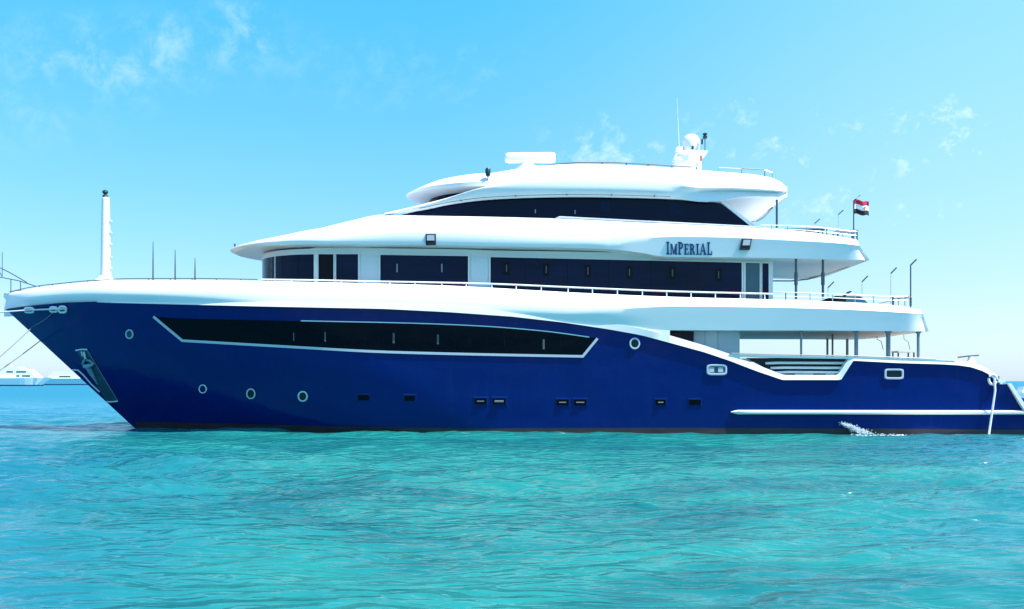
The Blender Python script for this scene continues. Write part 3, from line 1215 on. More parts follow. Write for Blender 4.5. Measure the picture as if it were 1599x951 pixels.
# ---- top roof: visor ring forward, long crown, side shells sweeping down forward
RXC = U(770, 290, -3.2)[0]
ZR = U(770, 290, -3.2)[2]
V_L = pchip([(770, 290), (900, 286), (1110, 292), (1222, 298)])
V_M = pchip([(770, 283), (900, 276), (1110, 284), (1222, 292)])
V_T = pchip([(770, 271), (810, 264.5), (850, 259.5), (900, 257), (1000, 260), (1110, 268), (1200, 277), (1222, 286)])
VPX = list(range(770, 1222, 15)) + [1222]
cst = lambda v: (lambda x, z: v)
rows = [ring_row(RXC, 3.95, 3.2, ZR + .08, V_L, cst(3.20), 770, VPX),
        ring_row(RXC, 4.02, 3.2, ZR + .13, V_M, cst(3.20), 770, VPX),
        ring_row(RXC, 3.2, 2.7, ZR + .46, V_T, cst(2.70), 770, VPX),
        ring_row(RXC, 1.9, 1.6, ZR + .62, V_T, cst(2.0), 770, VPX)]
rows = refine(rows, 3, {1: lambda c: 1.0})
mb = MB()
mb.grid(rows)
both(mb)
tp = rows[-1]
mb.grid([tp, [(p[0], -p[1], p[2]) for p in tp]])
mb.build('roof', M['white'], yacht, auto=40)
mb = MB()                                   # deckhead of the visor, sloping back to the windscreen
ins = [(p[0], p[1], min(p[2], ZR - 0.10)) for p in ring_row(RXC, 2.98, 2.56, ZR - 0.10, V_L, cst(2.56), 770, VPX[:4])]
mb.grid([rows[0][:len(ins)], ins])
both(mb).build('visor_soffit', M['soffit'], yacht)
mb = MB()                                   # wheelhouse windscreen
z0 = 9.0


def scr(a, b_, z, n=20):
    return [(RXC - a * math.sin(ph), -b_ * math.cos(ph), z) for ph in np.linspace(math.pi / 2, 0, n)]


mb.grid([scr(3.35, 2.75, z0), scr(3.0, 2.58, ZR - .10)])
both(mb).build('windscreen', M['bridge'], yacht)
mb = MB()
mb.grid([scr(3.9, 3.0, 8.2), scr(3.75, 3.0, 8.9), scr(3.36, 2.76, 9.02)])
both(mb).build('wheelhouse_base', M['white'], yacht)

S0 = pchip([(600, 336), (660, 328), (700, 319.5), (760, 311.8), (830, 308.4), (900, 307.3), (1000, 309), (1060, 311), (1100, 315), (1126, 313), (1170, 306.5), (1229, 307.5)])
S1 = pchip([(600, 334.8), (660, 324), (768, 298), (900, 299), (1000, 301), (1050, 303), (1085, 300), (1130, 298), (1230, 301.5)])
S2 = pchip([(600, 334.2), (660, 321), (768, 290), (830, 284), (900, 284), (1000, 287), (1060, 290), (1100, 293.5), (1130, 293), (1230, 297.5)])
S3 = pchip([(600, 333.4), (660, 319.5), (768, 288.5), (830, 272), (900, 267), (1000, 269), (1110, 276), (1200, 282), (1220, 288), (1229, 294)])
S4 = pchip([(600, 333), (660, 319), (768, 288), (830, 264), (900, 258), (1000, 261), (1110, 269), (1200, 278), (1218, 284), (1228, 292)])
SPX = list(range(600, 1200, 14)) + [1200, 1207, 1214, 1219, 1223, 1226, 1229]


def shy(a, b_):
    """breadth of the shell: thin wing forward, full shoulder aft"""
    return lambda px: a + (b_ - a) * min(max((px - 730) / 90, 0), 1)


AX4 = U(1230, 300, -3.3)[0]


def srow(tab, bw, off=0.0):
    out = []
    for px in SPX:
        b0 = bw(px)

        def f(x, z, b0=b0):
            d = x - (AX4 - 0.6)
            return b0 - (0.45 * (1 - math.sqrt(max(0, 1 - min(d / 0.6, 1) ** 2))) if d > 0 else 0)
        out.append(solve(px, tab(px), f))
    return out


bulge = lambda px: min(max((px - 1050) / 60, 0), 1)
rows = [srow(S0, lambda px: 3.30 + 0.08 * bulge(px)), srow(S1, lambda px: 3.42 - 0.18 * bulge(px)), srow(S2, lambda px: 3.44 + 0.06 * bulge(px)), srow(S3, shy(3.40, 3.28)), srow(S4, shy(3.36, 2.85))]
sh = lambda c: min(max((SPX[c] - 1040) / 40, 0), 1)
rows = refine(rows, 4, {1: sh, 2: sh})
inn = [(p[0], p[1] + 0.12 + 0.3 * min(max((SPX[i] - 730) / 90, 0), 1), p[2] - 0.03) for i, p in enumerate(rows[-1])]
inl = [(p[0], p[1] + 0.14, p[2] + 0.01) for p in rows[0]]
rows = [inl] + rows + [inn]
mb = MB()
mb.grid(rows)
both(mb)
a = [r[-1] for r in rows]
mb.grid([a, [(p[0], -p[1], p[2]) for p in a]])
mb.build('roof_shell', M['white'], yacht, auto=24)
mb = MB()                                   # deckhead under the aft overhang
k0 = [i for i, p in enumerate(SPX) if p >= 1105]
lo = [rows[1][i] for i in k0]   # row 1 is the lower lip
mb.grid([[(p[0], p[1] + .05, p[2] + .02) for p in lo], [(p[0], 0, p[2] + .05) for p in lo], [(p[0], -p[1] - .05, p[2] + .02) for p in lo]])
mb.build('roof_soffit', M['soffit'], yacht)
mb = MB()                                   # grab rail along the shell
pts = [U(p, S0(p) - 3.6, -3.47) for p in range(655, 1060, 14)]
mb.tube(pts, 0.014, 5)
for p in (720, 805, 885, 955, 1022):
    q = U(p, S0(p) - 3.6, -3.47)
    mb.box((q[0], q[1] + .03, q[2]), (0.06, 0.1, 0.05))
both(mb).build('grab_rail', M['darksteel'], yacht)
for px, y, t, bt in ((1213, -3.2, 318, 352),):
    mb = MB()
    a, c = U(px, bt + 4, y), U(px, t - 6, y)
    mb.tube([(a[0], y, a[2]), (a[0], y, c[2])], 0.045, 8)
    mb.build('pillar', M['darksteel'], yacht)
for px, y, t, bt in ((1243, -3.6, 404, 467), (1285, -3.5, 406, 466)):
    mb = MB()
    a, c = U(px, bt, y), U(px, t, y)
    mb.tube([(a[0], y, a[2]), (a[0], y, c[2])], 0.05, 8)
    mb.lathe((a[0], y, a[2] + (c[2] - a[2]) * .35), [(0.075, 0), (0.075, .5)], 8)
    mb.build('pillar', M['darksteel'], yacht)

# dark tubes standing in for shade along the far edge of the deckheads
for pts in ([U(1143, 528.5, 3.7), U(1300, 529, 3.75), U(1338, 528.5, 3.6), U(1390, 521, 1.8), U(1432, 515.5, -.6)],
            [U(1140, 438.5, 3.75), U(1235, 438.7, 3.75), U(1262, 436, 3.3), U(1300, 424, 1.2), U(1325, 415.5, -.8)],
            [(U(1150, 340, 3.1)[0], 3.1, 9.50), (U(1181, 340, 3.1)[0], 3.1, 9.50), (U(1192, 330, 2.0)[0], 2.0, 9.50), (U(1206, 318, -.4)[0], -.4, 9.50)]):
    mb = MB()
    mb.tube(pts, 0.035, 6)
    mb.build('edge_shade_tube', M['grey'], yacht)

# ---- roof equipment
# radar scanner
rc = U(828, 250, -1.0)
mb = MB()
zt, zbm = U(828, 238.5, -1.0)[2], U(828, 254.5, -1.0)[2]
xl, xr = U(789, 245, -1.0)[0], U(868, 245, -1.0)[0]
hw, hh, dz = (xr - xl) / 2, (zt - zbm) / 2, (zt + zbm) / 2
ring = []
prof = [(-hw, .12, .6), (-hw + .04, .17, .85), (-hw + .18, .2, 1), (hw - .18, .2, 1), (hw - .04, .17, .9), (hw, .12, .6)]
rws = []
for u, yy, zz in prof:
    rws.append([(rc[0] + u, -1.0 + yy * math.cos(q), dz + hh * zz * max(-1, min(1, 1.25 * math.sin(q)))) for q in np.linspace(0, 2 * math.pi, 17)])
mb.grid(rws)
mb.add(rws[0][:-1], [list(range(16))])
mb.add(rws[-1][:-1], [list(range(16))])
radar = mb.build('radar_scanner', M['trim'], yacht, auto=50)
mb = MB()
zr = U(828, 268, -1.0)[2]
mb.lathe((rc[0] - .1, -1.0, zr), [(0.55, 0), (0.5, 0.18), (0.30, 0.25), (0.24, zbm - zr)], 16)
mb.build('pedestal', M['trim'], radar)
# search light
q = U(762, 292, -3.15)
mb = MB()
zt, zm = U(762, 262.5, -3.15)[2], U(762, 275, -3.15)[2]
mb.tube([(q[0] - .1, -3.15, q[2]), (q[0], -3.15, zm - .15), (q[0], -3.15, zm)], 0.035, 8)
sl = mb.build('search_light', M['steel'], yacht)
mb = MB()
mb.lathe((q[0], -3.15, zm), [(0.06, -.02), (0.10, 0.03), (0.115, 0.12), (0.115, zt - zm - .05), (0.08, zt - zm)], 14)
mb.build('lamp_head', M['greenlamp'], sl)
# satellite mast
sx = U(1077, 262, -0.8)[0]
mz = lambda py: U(1077, py, -0.8)[2]
mx_ = lambda px, py=235: U(px, py, -0.8)[0]
mb = MB()
mb.slab([(mx_(1050), -1.3, mz(266)), (mx_(1093), -1.3, mz(266)), (mx_(1093), -1.2, mz(247)), (mx_(1103), -1.2, mz(241)), (mx_(1103), -1.2, mz(238)), (mx_(1062), -1.2, mz(238)), (mx_(1052), -1.3, mz(246))], 1.0)
arch = mb.build('radar_arch', M['trim'], yacht, smooth=False)
mb = MB()
c = (mx_(1079), -0.8, mz(238.5))
rd = (mx_(1093) - mx_(1065)) / 2
hd = mz(209) - mz(238)
mb.lathe(c, [(rd * .8, 0), (rd * .95, hd * .12), (rd, hd * .3), (rd, hd * .55), (rd * .93, hd * .72), (rd * .72, hd * .88), (rd * .4, hd * .97), (rd * .08, hd)], 22)
mb.build('satellite_dome', M['trim'], arch)
mb = MB()
mb.box((mx_(1060), -0.9, mz(236)), (.28, .5, .25))
mb.box((mx_(1066), -1.32, mz(243)), (.5, .12, .07))
mb.box((mx_(1056), -1.32, mz(250)), (.3, .12, .06))
mb.build('equipment_box', M['trim'], arch, smooth=False)
mb = MB()
mb.tube([(mx_(1078.5), -1.36, mz(238)), (mx_(1078.5), -1.36, mz(233))], 0.05, 8)
mb.build('navigation_light', M['greenlamp'], arch)
mb = MB()
mb.tube([(mx_(1094), -1.2, mz(229)), (mx_(1094), -1.2, mz(221))], 0.04, 8)
mb.tube([(mx_(1098.5), -1.2, mz(239)), (mx_(1098.5), -1.2, mz(221))], 0.018, 6)
mb.lathe((mx_(1098.5), -1.2, mz(221)), [(.05, 0), (.1, .03), (.1, .12), (.04, .16), (.1, .18), (.1, .24), (.03, .27)], 10)
mb.build('navigation_light', M['greenlamp'], arch)
mb = MB()
mb.tube([(mx_(1091.5), -1.36, mz(256)), (mx_(1091.5), -1.36, mz(248))], 0.04, 8)
mb.build('signal_lamp', M['orange'], arch)
mb = MB()
a, c = U(1061, 240, -0.6), U(1057, 152, -0.6)
mb.tube([a, ((a[0] + c[0]) / 2, -.6, (a[2] + c[2]) / 2), c], [0.022, 0.014, 0.007], 6)
mb.build('whip_antenna', M['soffit'], yacht)
# low roof rails
RR = pchip([(852, 258.5), (880, 255.5), (905, 254), (950, 254), (1000, 256), (1050, 259), (1091, 261.5)])
mb = MB()
mb.tube([U(p, RR(p), -2.5) for p in range(852, 1092, 12)], 0.028, 6)
for p in (940, 978, 1012, 1049, 1088):
    q = U(p, RR(p), -2.5)
    mb.tube([q, (q[0], q[1], q[2] - .2)], 0.028, 6)
mb.build('roof_rail', M['darksteel'], yacht)
mb = MB()
q1, q2 = U(1158, 263, -2.6), U(1194, 265, -2.6)
mb.tube([(q1[0], -2.6, q1[2] - .35), q1, q2, (q2[0], -2.6, q2[2] - .32)], 0.025, 6)
mb.build('roof_rail', M['darksteel'], yacht)
mb = MB()
q1, q2 = U(1122, 261, -2.5), U(1158, 263, -2.6)
mb.tube([(q1[0], -2.5, q1[2] - .3), q1, q2], 0.016, 6)
mb.build('roof_rail', M['steel'], yacht)
mb = MB()
mb.tube([U(1206, 283, -2.6), U(1206, 267, -2.6)], 0.018, 6)
q2 = U(1194, 265, -2.6)
mb.tube([q2, U(1206, 270, -2.6)], 0.014, 6)
mb.build('roof_rail', M['steel'], yacht)

# ---- bridge deck aft: rails, flagstaff
mb = MB()
UR = pchip([(1186, 351), (1250, 353), (1340, 362)])
mb.tube([U(p, UR(p), -3.4) for p in range(1188, 1340, 15)], 0.017, 6)
mb.tube([U(p, UR(p) + 6, -3.4) for p in range(1188, 1340, 15)], 0.012, 6)
both(mb).build('bridge_rail', M['steel'], yacht)
for px in (1205, 1230, 1260, 1291, 1316, 1338):
    mb = MB()
    p = U(px, UR(px), -3.4)
    mb.tube([p, (p[0], p[1], p[2] - .5)], 0.02, 6)
    mb.build('rail_post', M['darksteel'] if px in (1291, 1338) else M['steel'], yacht)
FS = U(1333, 378, -0.5)
ftop = U(1333, 313, -0.5)
ftip = U(1343, 305, -0.5)
mb = MB()
mb.tube([(FS[0], -0.5, FS[2] - .2), (FS[0], -0.5, ftop[2]), ftip], [0.032, 0.026, 0.015], 8)
mb.build('flagstaff', M['darksteel'], yacht)
# slanted-headed deck lamps along the stern
for px, t, bt, y, dk in ((1422, 414, 478, -3.0, 1), (1391, 427, 478, -1.0, 0), (1346, 440, 474, 1.2, 0), (1293, 449, 474, 2.8, 0)):
    mb = MB()
    a, c = U(px, bt, y), U(px, t, y)
    mb.tube([(a[0], y, a[2]), (a[0], y, c[2])], 0.028 if dk else 0.014, 6)
    lp = mb.build('lamp_post', M['darksteel'] if dk else M['steel'], yacht)
    mb = MB()
    e = U(px + 9, t - 9, y)
    mb.tube([(a[0], y, c[2]), e], 0.032, 6)
    mb.build('lamp_arm', M['darksteel'], lp)
for px, py in ((1272, 349), (1309, 335)):
    mb = MB()
    a, c = U(px, 376, 1.5), U(px, py, 1.5)
    mb.tube([(a[0], 1.5, a[2]), (a[0], 1.5, c[2])], 0.010, 6)
    lp = mb.build('lamp_post', M['steel'], yacht)
    mb = MB()
    e = U(px + 8, py - 7, 1.5)
    mb.tube([(a[0], 1.5, c[2]), e], 0.026, 6)
    mb.build('lamp_arm', M['darksteel'], lp)
# stern gate frame
mb = MB()
for px in (1394.5, 1422):
    p = U(px, 478, -3.2)
    t = U(px, 464.5, -3.2)
    mb.tube([p, (p[0], p[1], t[2])], 0.045, 6)
a, c = U(1393, 465, -3.2), U(1424, 464.5, -3.2)
mb.tube([a, c], 0.035, 6)
for px in (1403, 1413):
    p = U(px, 478, -3.2)
    mb.tube([p, (p[0], p[1], a[2])], 0.014, 5)
mb.build('stern_gate', M['darksteel'], yacht)

# ---- floodlights on the fascia


def floodlight(px, py, w, h, y, tilt, dark_below=True):
    mb = MB()
    a, c = U(px - w / 2, py - h / 2, y), U(px + w / 2, py + h / 2, y)
    x0_, x1_, z1_, z0_ = a[0], c[0], a[2], c[2]
    s = tilt
    mb.add([(x0_ + s, y, z1_), (x1_ + s, y, z1_), (x1_ - s, y + .02, z0_), (x0_ - s, y + .02, z0_), (x0_ + s, y + .22, z1_ - .02), (x1_ + s, y + .22, z1_ - .02), (x1_ - s, y + .22, z0_), (x0_ - s, y + .22, z0_)],
           [[0, 1, 2, 3], [7, 6, 5, 4], [0, 4, 5, 1], [1, 5, 6, 2], [2, 6, 7, 3], [3, 7, 4, 0]])
    f = mb.build('floodlight', M['dark'], yacht, smooth=False)
    mb = MB()
    ix, zc = 0.055, z1_ - (z1_ - z0_) * 0.62
    mb.slab([(x0_ + ix + s, y - .012, z1_ - .05), (x1_ - ix + s, y - .012, z1_ - .05), (x1_ - ix, y - .006, zc), (x0_ + ix, y - .006, zc)], 0.012)
    mb.build('lamp_glass', M['lens'], f, smooth=False)


floodlight(672.5, 373.5, 16, 17, -4.02, 0.0)
floodlight(1165, 381, 15.5, 17, -4.06, 0.04)

# ---- name on the fascia: IMPERIAL, slab serif capitals


def letters():
    def bx(x, y, w, h):
        return [(x, y), (x + w, y), (x + w, y + h), (x, y + h)]

    def bowl(x, y0, y1, w, t):
        cy, ry = (y0 + y1) / 2, (y1 - y0) / 2
        outs = [(x + w * math.cos(a), cy + ry * math.sin(a)) for a in np.linspace(math.pi / 2, -math.pi / 2, 9)]
        ins_ = [(x + (w - t * 1.5) * math.cos(a), cy + (ry - t) * math.sin(a)) for a in np.linspace(math.pi / 2, -math.pi / 2, 9)]
        return [[outs[i], outs[i + 1], ins_[i + 1], ins_[i]] for i in range(8)]
    sf = .10
    I = [bx(0, 0, .42, sf), bx(0, 1 - sf, .42, sf), bx(.11, sf, .2, 1 - 2 * sf)]
    Mm = [bx(0, 0, .26, sf), bx(.58, 0, .34, sf), bx(0, 1 - sf, .2, sf), bx(.72, 1 - sf, .2, sf), bx(.07, sf, .10, 1 - sf * 2), bx(.66, sf, .2, 1 - sf * 2),
          [(.08, 1), (.26, 1), (.52, 0.05), (.40, 0.05)], [(.40, 0.05), (.52, .05), (.84, 1), (.72, 1)]]
    P = [bx(0, 0, .42, sf), bx(0, 1 - sf, .3, sf), bx(.09, sf, .2, 1 - 2 * sf)] + bowl(.3, .42, 1, .38, .13)
    E = [bx(.09, sf, .2, 1 - 2 * sf), bx(0, 0, .62, sf), bx(0, 1 - sf, .6, sf), bx(.29, .46, .2, .1), bx(.54, sf, .08, .16), bx(.52, 1 - sf - .16, .08, .16), bx(.43, .4, .06, .22)]
    Rr = [bx(0, 0, .4, sf), bx(0, 1 - sf, .3, sf), bx(.09, sf, .2, 1 - 2 * sf)] + bowl(.3, .46, 1, .34, .12) + [[(.34, .5), (.52, .52), (.76, 0), (.54, 0)]]
    A = [bx(-.04, 0, .28, sf), bx(.48, 0, .38, sf), [(.05, sf), (.14, sf), (.42, 1), (.34, 1)], [(.34, 1), (.46, 1), (.78, sf), (.54, sf)], bx(.2, .3, .36, .09)]
    Ll = [bx(.09, sf, .2, 1 - 2 * sf), bx(0, 0, .66, sf), bx(0, 1 - sf, .4, sf), bx(.57, sf, .09, .22)]
    seq = [(I, 1.0, .42), (Mm, .84, .92), (P, 1.0, .68), (E, .86, .62), (Rr, .86, .76), (I, .86, .42), (A, .9, .84), (Ll, 1.0, .66)]
    total = sum(w * .9 for _, _, w in seq) + 7 * .1
    x = 0.0
    mb = MB()
    for polys, hgt, w in seq:
        for poly in polys:
            pts = []
            for (u, v) in poly:
                px = 1040.5 + (x + u * .9) / total * 71.5
                base = 397.3 + (px - 1040) * 0.012
                py = base - v * hgt * 20.0
                f = min(max((py - U_CR(px)) / (U_LOW(px) - U_CR(px)), 0), 1)
                pts.append(solve(px, py, lambda xx, z, f=f: 3.95 - 0.12 * f + 0.03))
            mb.slab(pts, 0.03)
        x += w * .9 + .1
    mb.build('name_lettering', M['letter'], yacht, smooth=False)


letters()

# ---- hull fittings: long window, portholes, recessed ports, strake, pocket, fairleads
L_T = pchip([(240, 494), (262, 496.5), (400, 500), (500, 502), (640, 505), (750, 509.5), (850, 517.5), (932, 528.5)])
L_B = pchip([(285, 531.5), (450, 541), (600, 549), (800, 554), (910, 556)])
n = 70
tt = np.linspace(0, 1, n)
tx = 240 + (932 - 240) * tt
bx_ = 285 + (910 - 285) * tt
rws = []
for k in range(5):
    w = k / 4
    rws.append([hpt(a * (1 - w) + c * w, L_T(a) * (1 - w) + L_B(c) * w, 0.02) for a, c in zip(tx, bx_)])
mb = MB()
plate(mb, rws, 0.06)
both(mb)
lw_ = mb.build('hull_window', M['black'], yacht, auto=50)


def ribbon_frame(pts, w, off=0.04):
    """flat raised moulding along measured points"""
    mb = MB()
    P = [np.array(p, float) for p in pts]
    outer, inner = [], []
    for i, p in enumerate(P):
        d1 = P[i] - P[i - 1] if i > 0 else P[1] - P[0]
        d2 = P[i + 1] - P[i] if i < len(P) - 1 else d1
        n1 = np.array((-d1[1], d1[0])) / np.linalg.norm(d1)
        n2 = np.array((-d2[1], d2[0])) / np.linalg.norm(d2)
        nn = n1 + n2
        nn = nn / (nn @ n1)
        outer.append(p + nn * w / 2)
        inner.append(p - nn * w / 2)
    a = [hpt(q[0], q[1], off) for q in outer]
    c = [hpt(q[0], q[1], off) for q in inner]
    a2 = [(p[0], p[1] + off + .03, p[2]) for p in a]
    c2 = [(p[0], p[1] + off + .03, p[2]) for p in c]
    mb.grid([a2, a, c, c2])
    return both(mb)


fp = [(240, 494.5), (262, 513), (285, 532)] + [(p, L_B(p) + .5) for p in range(305, 900, 25)] + [(910, 556.5), (921, 543), (933, 528.5)]
ribbon_frame(fp, 3.9).build('window_frame', M['rim'], lw_, auto=60)
ribbon_frame([(p, L_T(p) - .4) for p in range(470, 925, 15)], 1.5, 0.03).build('window_edge', M['soffit'], lw_)
for px, py, h, w in ((372, 524, 11, 1.5), (459, 525, 15, 2.2), (508, 526, 15, 2.4), (571, 527, 12, 1.2), (615, 528, 16, 3), (684, 530, 15, 3), (733, 532, 12, 1.2), (788, 534, 12, 1.2), (849, 537.5, 16, 3)):
    mb = MB()
    a = hpt(px - w / 2, py - h / 2, .03)
    c = hpt(px + w / 2, py + h / 2, .03)
    mb.box(((a[0] + c[0]) / 2, (a[1] + c[1]) / 2, (a[2] + c[2]) / 2), (c[0] - a[0], .03, a[2] - c[2]))
    mb.build('latch_or_glint', M['black'] if w < 2 else M['dimmetal_or_glint'], lw_, smooth=False)
for px in (420, 484, 540, 592, 650, 710, 760, 815, 875):
    mb = MB()
    mb.tube([hpt(px, L_T(px) + 1, .018), hpt(px, L_B(px) - 1, .018)], 0.010, 5)
    mb.build('mullion', M['black'], lw_)


def porthole(px, py, rx, ry, rect=0.0, m='dark', ringw=0.36, rim='rim', name='porthole', pane=True):
    n = 28
    out = []
    for k in range(n + 1):
        a = 2 * math.pi * k / n
        c_, s_ = math.cos(a), math.sin(a)
        e = 2 / (2 + rect * 6)
        out.append((math.copysign(abs(c_) ** e, c_), math.copysign(abs(s_) ** e, s_)))
    wi = ringw * min(rx, ry)
    def circ(gx, off):
        return [hpt(px + u * (rx + gx), py + v * (ry + gx), off) for u, v in out]
    mb = MB()
    mb.grid([circ(0, .0), circ(0, .05), circ(-wi * .5, .065), circ(-wi, .05), circ(-wi, .012)])
    both(mb)
    o = mb.build(name, M[rim], yacht, auto=60)
    mb = MB()
    cc = circ(-wi, .02)[:-1]
    mb.add(cc, [list(range(len(cc)))])
    both(mb)
    mb.build('pane', M[m], o, smooth=False, recalc=False)
    return o


porthole(202.5, 522, 6.2, 7.6, ringw=.3, m='pocket')
porthole(317, 607.5, 6.2, 7.0, ringw=.24, rim='soffit', m='navy')
porthole(392, 615, 7.2, 8.4, ringw=.26)
porthole(473, 619, 8.0, 8.6, ringw=.3)
porthole(991, 536.5, 8.4, 9.2, ringw=.3)
p1 = porthole(1119, 577.5, 16, 8.6, rect=.45, ringw=.36, m='door')
porthole(1395.5, 584, 15, 8.4, rect=.6, ringw=.36)
for px in (1111, 1125):
    mb = MB()
    q = hpt(px, 577.5, .03)
    mb.box(q, (.2, .03, .2))
    mb.build('vent_grille', M['lens'], p1, smooth=False)


def port_rect(px0, px1, py0, py1, glint=0, shape=None):
    mb = MB()
    pts = [hpt(px0, py0, .012), hpt(px1, py0, .012), hpt(px1, py1, .012), hpt(px0, py1, .012)]
    ctr = [(0.12, 0.2), (0.88, 0.2), (0.88, 0.8), (0.12, 0.8)]
    fr = [hpt(px0 + (px1 - px0) * u, py0 + (py1 - py0) * v, .03) for u, v in ctr]
    mb.grid([pts + pts[:1], fr + fr[:1]])
    both(mb)
    o = mb.build('recessed_port', M['navy'], yacht, smooth=False)
    mb = MB()
    mb.add([hpt(px0 + (px1 - px0) * u, py0 + (py1 - py0) * v, .031) for u, v in ctr], [[0, 1, 2, 3]])
    both(mb)
    mb.build('pane', M['black'], o, smooth=False, recalc=False)
    if glint:  # bar standing in for a glint on the dark pane
        mb = MB()
        q0, q1 = hpt((px0 + px1) / 2 - glint, (py0 + py1) / 2 + .3, .05), hpt((px0 + px1) / 2 + glint, (py0 + py1) / 2 + .3, .05)
        mb.tube([q0, q1], 0.032 if glint < 6.5 else 0.06, 6)
        mb.build('latch_or_glint', M['dimmetal_or_glint'], o)


port_rect(556, 580, 614, 628, 0)
port_rect(629, 651, 614.5, 629, 0)
port_rect(738, 763, 618.5, 634.5, 5.5)
port_rect(766, 793, 618.5, 635, 7)
port_rect(866, 891, 620.5, 636, 5.5)
port_rect(893, 919, 620.5, 636, 6.3)
port_rect(1021, 1042, 621, 635.5, 4)
port_rect(1073, 1097, 621, 635.5, 0)

# rubbing strake
mb = MB()
pxs = [1141, 1146, 1152] + list(range(1165, 1655, 14)) + [1655]
SC = lambda p: 643.5 + (p - 1142) * 0.0012
hw_ = lambda p: min(3.3, 0.5 + (p - 1141) * 0.32)
prof = [(1.0, .0), (1.0, .10), (.5, .20), (-.4, .20), (-1.0, .14), (-1.0, .0)]
rws = [[hpt(p, SC(p) - hw_(p) * v, o_ * min(1, .35 + (p - 1141) / 30)) for p in pxs] for v, o_ in prof]
mb.grid(rws)
both(mb).build('rubbing_strake', M['trim'], yacht, auto=40)

# transom corner moulding and swim platform
mb = MB()
y = -3.45
q = [U(1573, 598.5, -3.8), U(1579, 598.5, -3.8), U(1607, 641, -3.8), U(1600, 641, -3.8)]
mb.slab([(p[0], -3.82, p[2]) for p in q], 0.3)
both(mb).build('transom_moulding', M['trim'], yacht, smooth=False)
mb = MB()
xa, xb = U(1598, 641, -3.6)[0], U(1662, 641, -3.6)[0]
mb.box(((xa + xb) / 2, 0, 0.78), (xb - xa, 7.4, 0.12))
mb.build('swim_platform', M['teak'], yacht, smooth=False)
mb = MB()                                   # stern closing wall
xq = U(1556, 590, -3.4)[0]
mb.box((xq + .1, 0, 1.35), (0.2, 7.0, 1.3))
mb.build('transom', M['white'], yacht, smooth=False)

# anchor pocket plate on the bow and its edges
mb = MB()
pc = [(119, 547), (136, 546), (184, 626), (166, 627)]
rws = []
for k in range(9):
    w = k / 8
    rws.append([hpt(pc[0][0] * (1 - v) * (1 - w) + pc[1][0] * v * (1 - w) + pc[3][0] * (1 - v) * w + pc[2][0] * v * w,
                    pc[0][1] * (1 - v) * (1 - w) + pc[1][1] * v * (1 - w) + pc[3][1] * (1 - v) * w + pc[2][1] * v * w, .014) for v in np.linspace(0, 1, 5)])
plate(mb, rws, 0.02)
both(mb)
pk = mb.build('anchor_pocket', M['pocket'], yacht)
ribbon_frame([(118.5, 547.2), (128, 545.6), (137, 545.8)], 2.0, .05).build('pocket_edge', M['soffit'], pk)
ribbon_frame([(136.5, 546.2), (160, 586), (184.5, 626)], 0.8, .04).build('pocket_edge', M['grey'], pk)
ribbon_frame([(166.5, 627.5), (176, 627.4), (185, 626.4)], 1.9, .05).build('pocket_edge', M['soffit'], pk)


ribbon_frame([(113, 577.5), (122, 578), (131, 586), (143, 600), (156, 612)], 2.0, .04).build('pocket_edge', M['soffit'], pk)


# bow fairleads
def fairlead(px, py, w, h):
    mb = MB()
    a = hpt(px, py, .05)
    n = 18
    pts = [hpt(px + w / 2 * math.copysign(abs(math.cos(t)) ** .6, math.cos(t)), py + h / 2 * math.copysign(abs(math.sin(t)) ** .6, math.sin(t)), .07) for t in np.linspace(0, 2 * math.pi, n)]
    mb.tube(pts, 0.05, 6, cap=False)
    both(mb)
    o = mb.build('fairlead', M['trim'], yacht)
    mb = MB()
    mb.add([(p[0], p[1] + .02, p[2]) for p in pts[:-1]], [list(range(n - 1))])
    both(mb)
    mb.build('opening', M['pocket'], o, smooth=False, recalc=False)


fairlead(47, 484.5, 14, 7)
fairlead(99, 483.5, 11, 9)
fairlead(85, 483.5, 11, 7)
# stern fairlead
mb = MB()
q = hpt(1549, 592.5, .05)
mb.tube([(q[0] + .16 * math.cos(t), q[1] - .02, q[2] + .19 * math.sin(t)) for t in np.linspace(0, 2 * math.pi, 16)], 0.055, 8, cap=False)
mb.box((q[0] + .34, q[1] + .05, q[2] - .05), (.28, .2, .14))
both(mb)
mb.build('stern_fairlead', M['trim'], yacht)
mb = MB()
a = hpt(1563, 599, .0)
mb.tube([(a[0], a[1] + .2, a[2] - .05), (a[0] - .03, a[1] + .2, a[2] + .3)], 0.05, 8)
mb.tube([(a[0] - .3, a[1] + .2, a[2] + .22), (a[0] + .02, a[1] + .2, a[2] + .14)], 0.04, 8)
mb.build('bollard', M['darksteel'], yacht)

# outlet at the waterline
mb = MB()
q = hpt(1308, 662, .02)
mb.tube([(q[0], q[1] + .1, q[2]), (q[0], q[1] - .06, q[2])], 0.09, 12)
mb.build('exhaust_outlet', M['navy'], yacht)

# ------------------------------------------------------------------ loose things aboard
def rope(name, label, pts, r, m, sag=0.0, group=None):
    mb = MB()
    P = []
    for i in range(len(pts) - 1):
        a, c = np.array(pts[i]), np.array(pts[i + 1])
        for t in np.linspace(0, 1, 12, endpoint=False):
            q = a + (c - a) * t
            q[2] -= sag * 4 * t * (1 - t)
            P.append(tuple(q))
    P.append(tuple(pts[-1]))
    mb.tube(P, r, 6)
    o = mb.build(name, M[m], origin=tuple(pts[0]))
    return tag(o, label, 'rope', group)


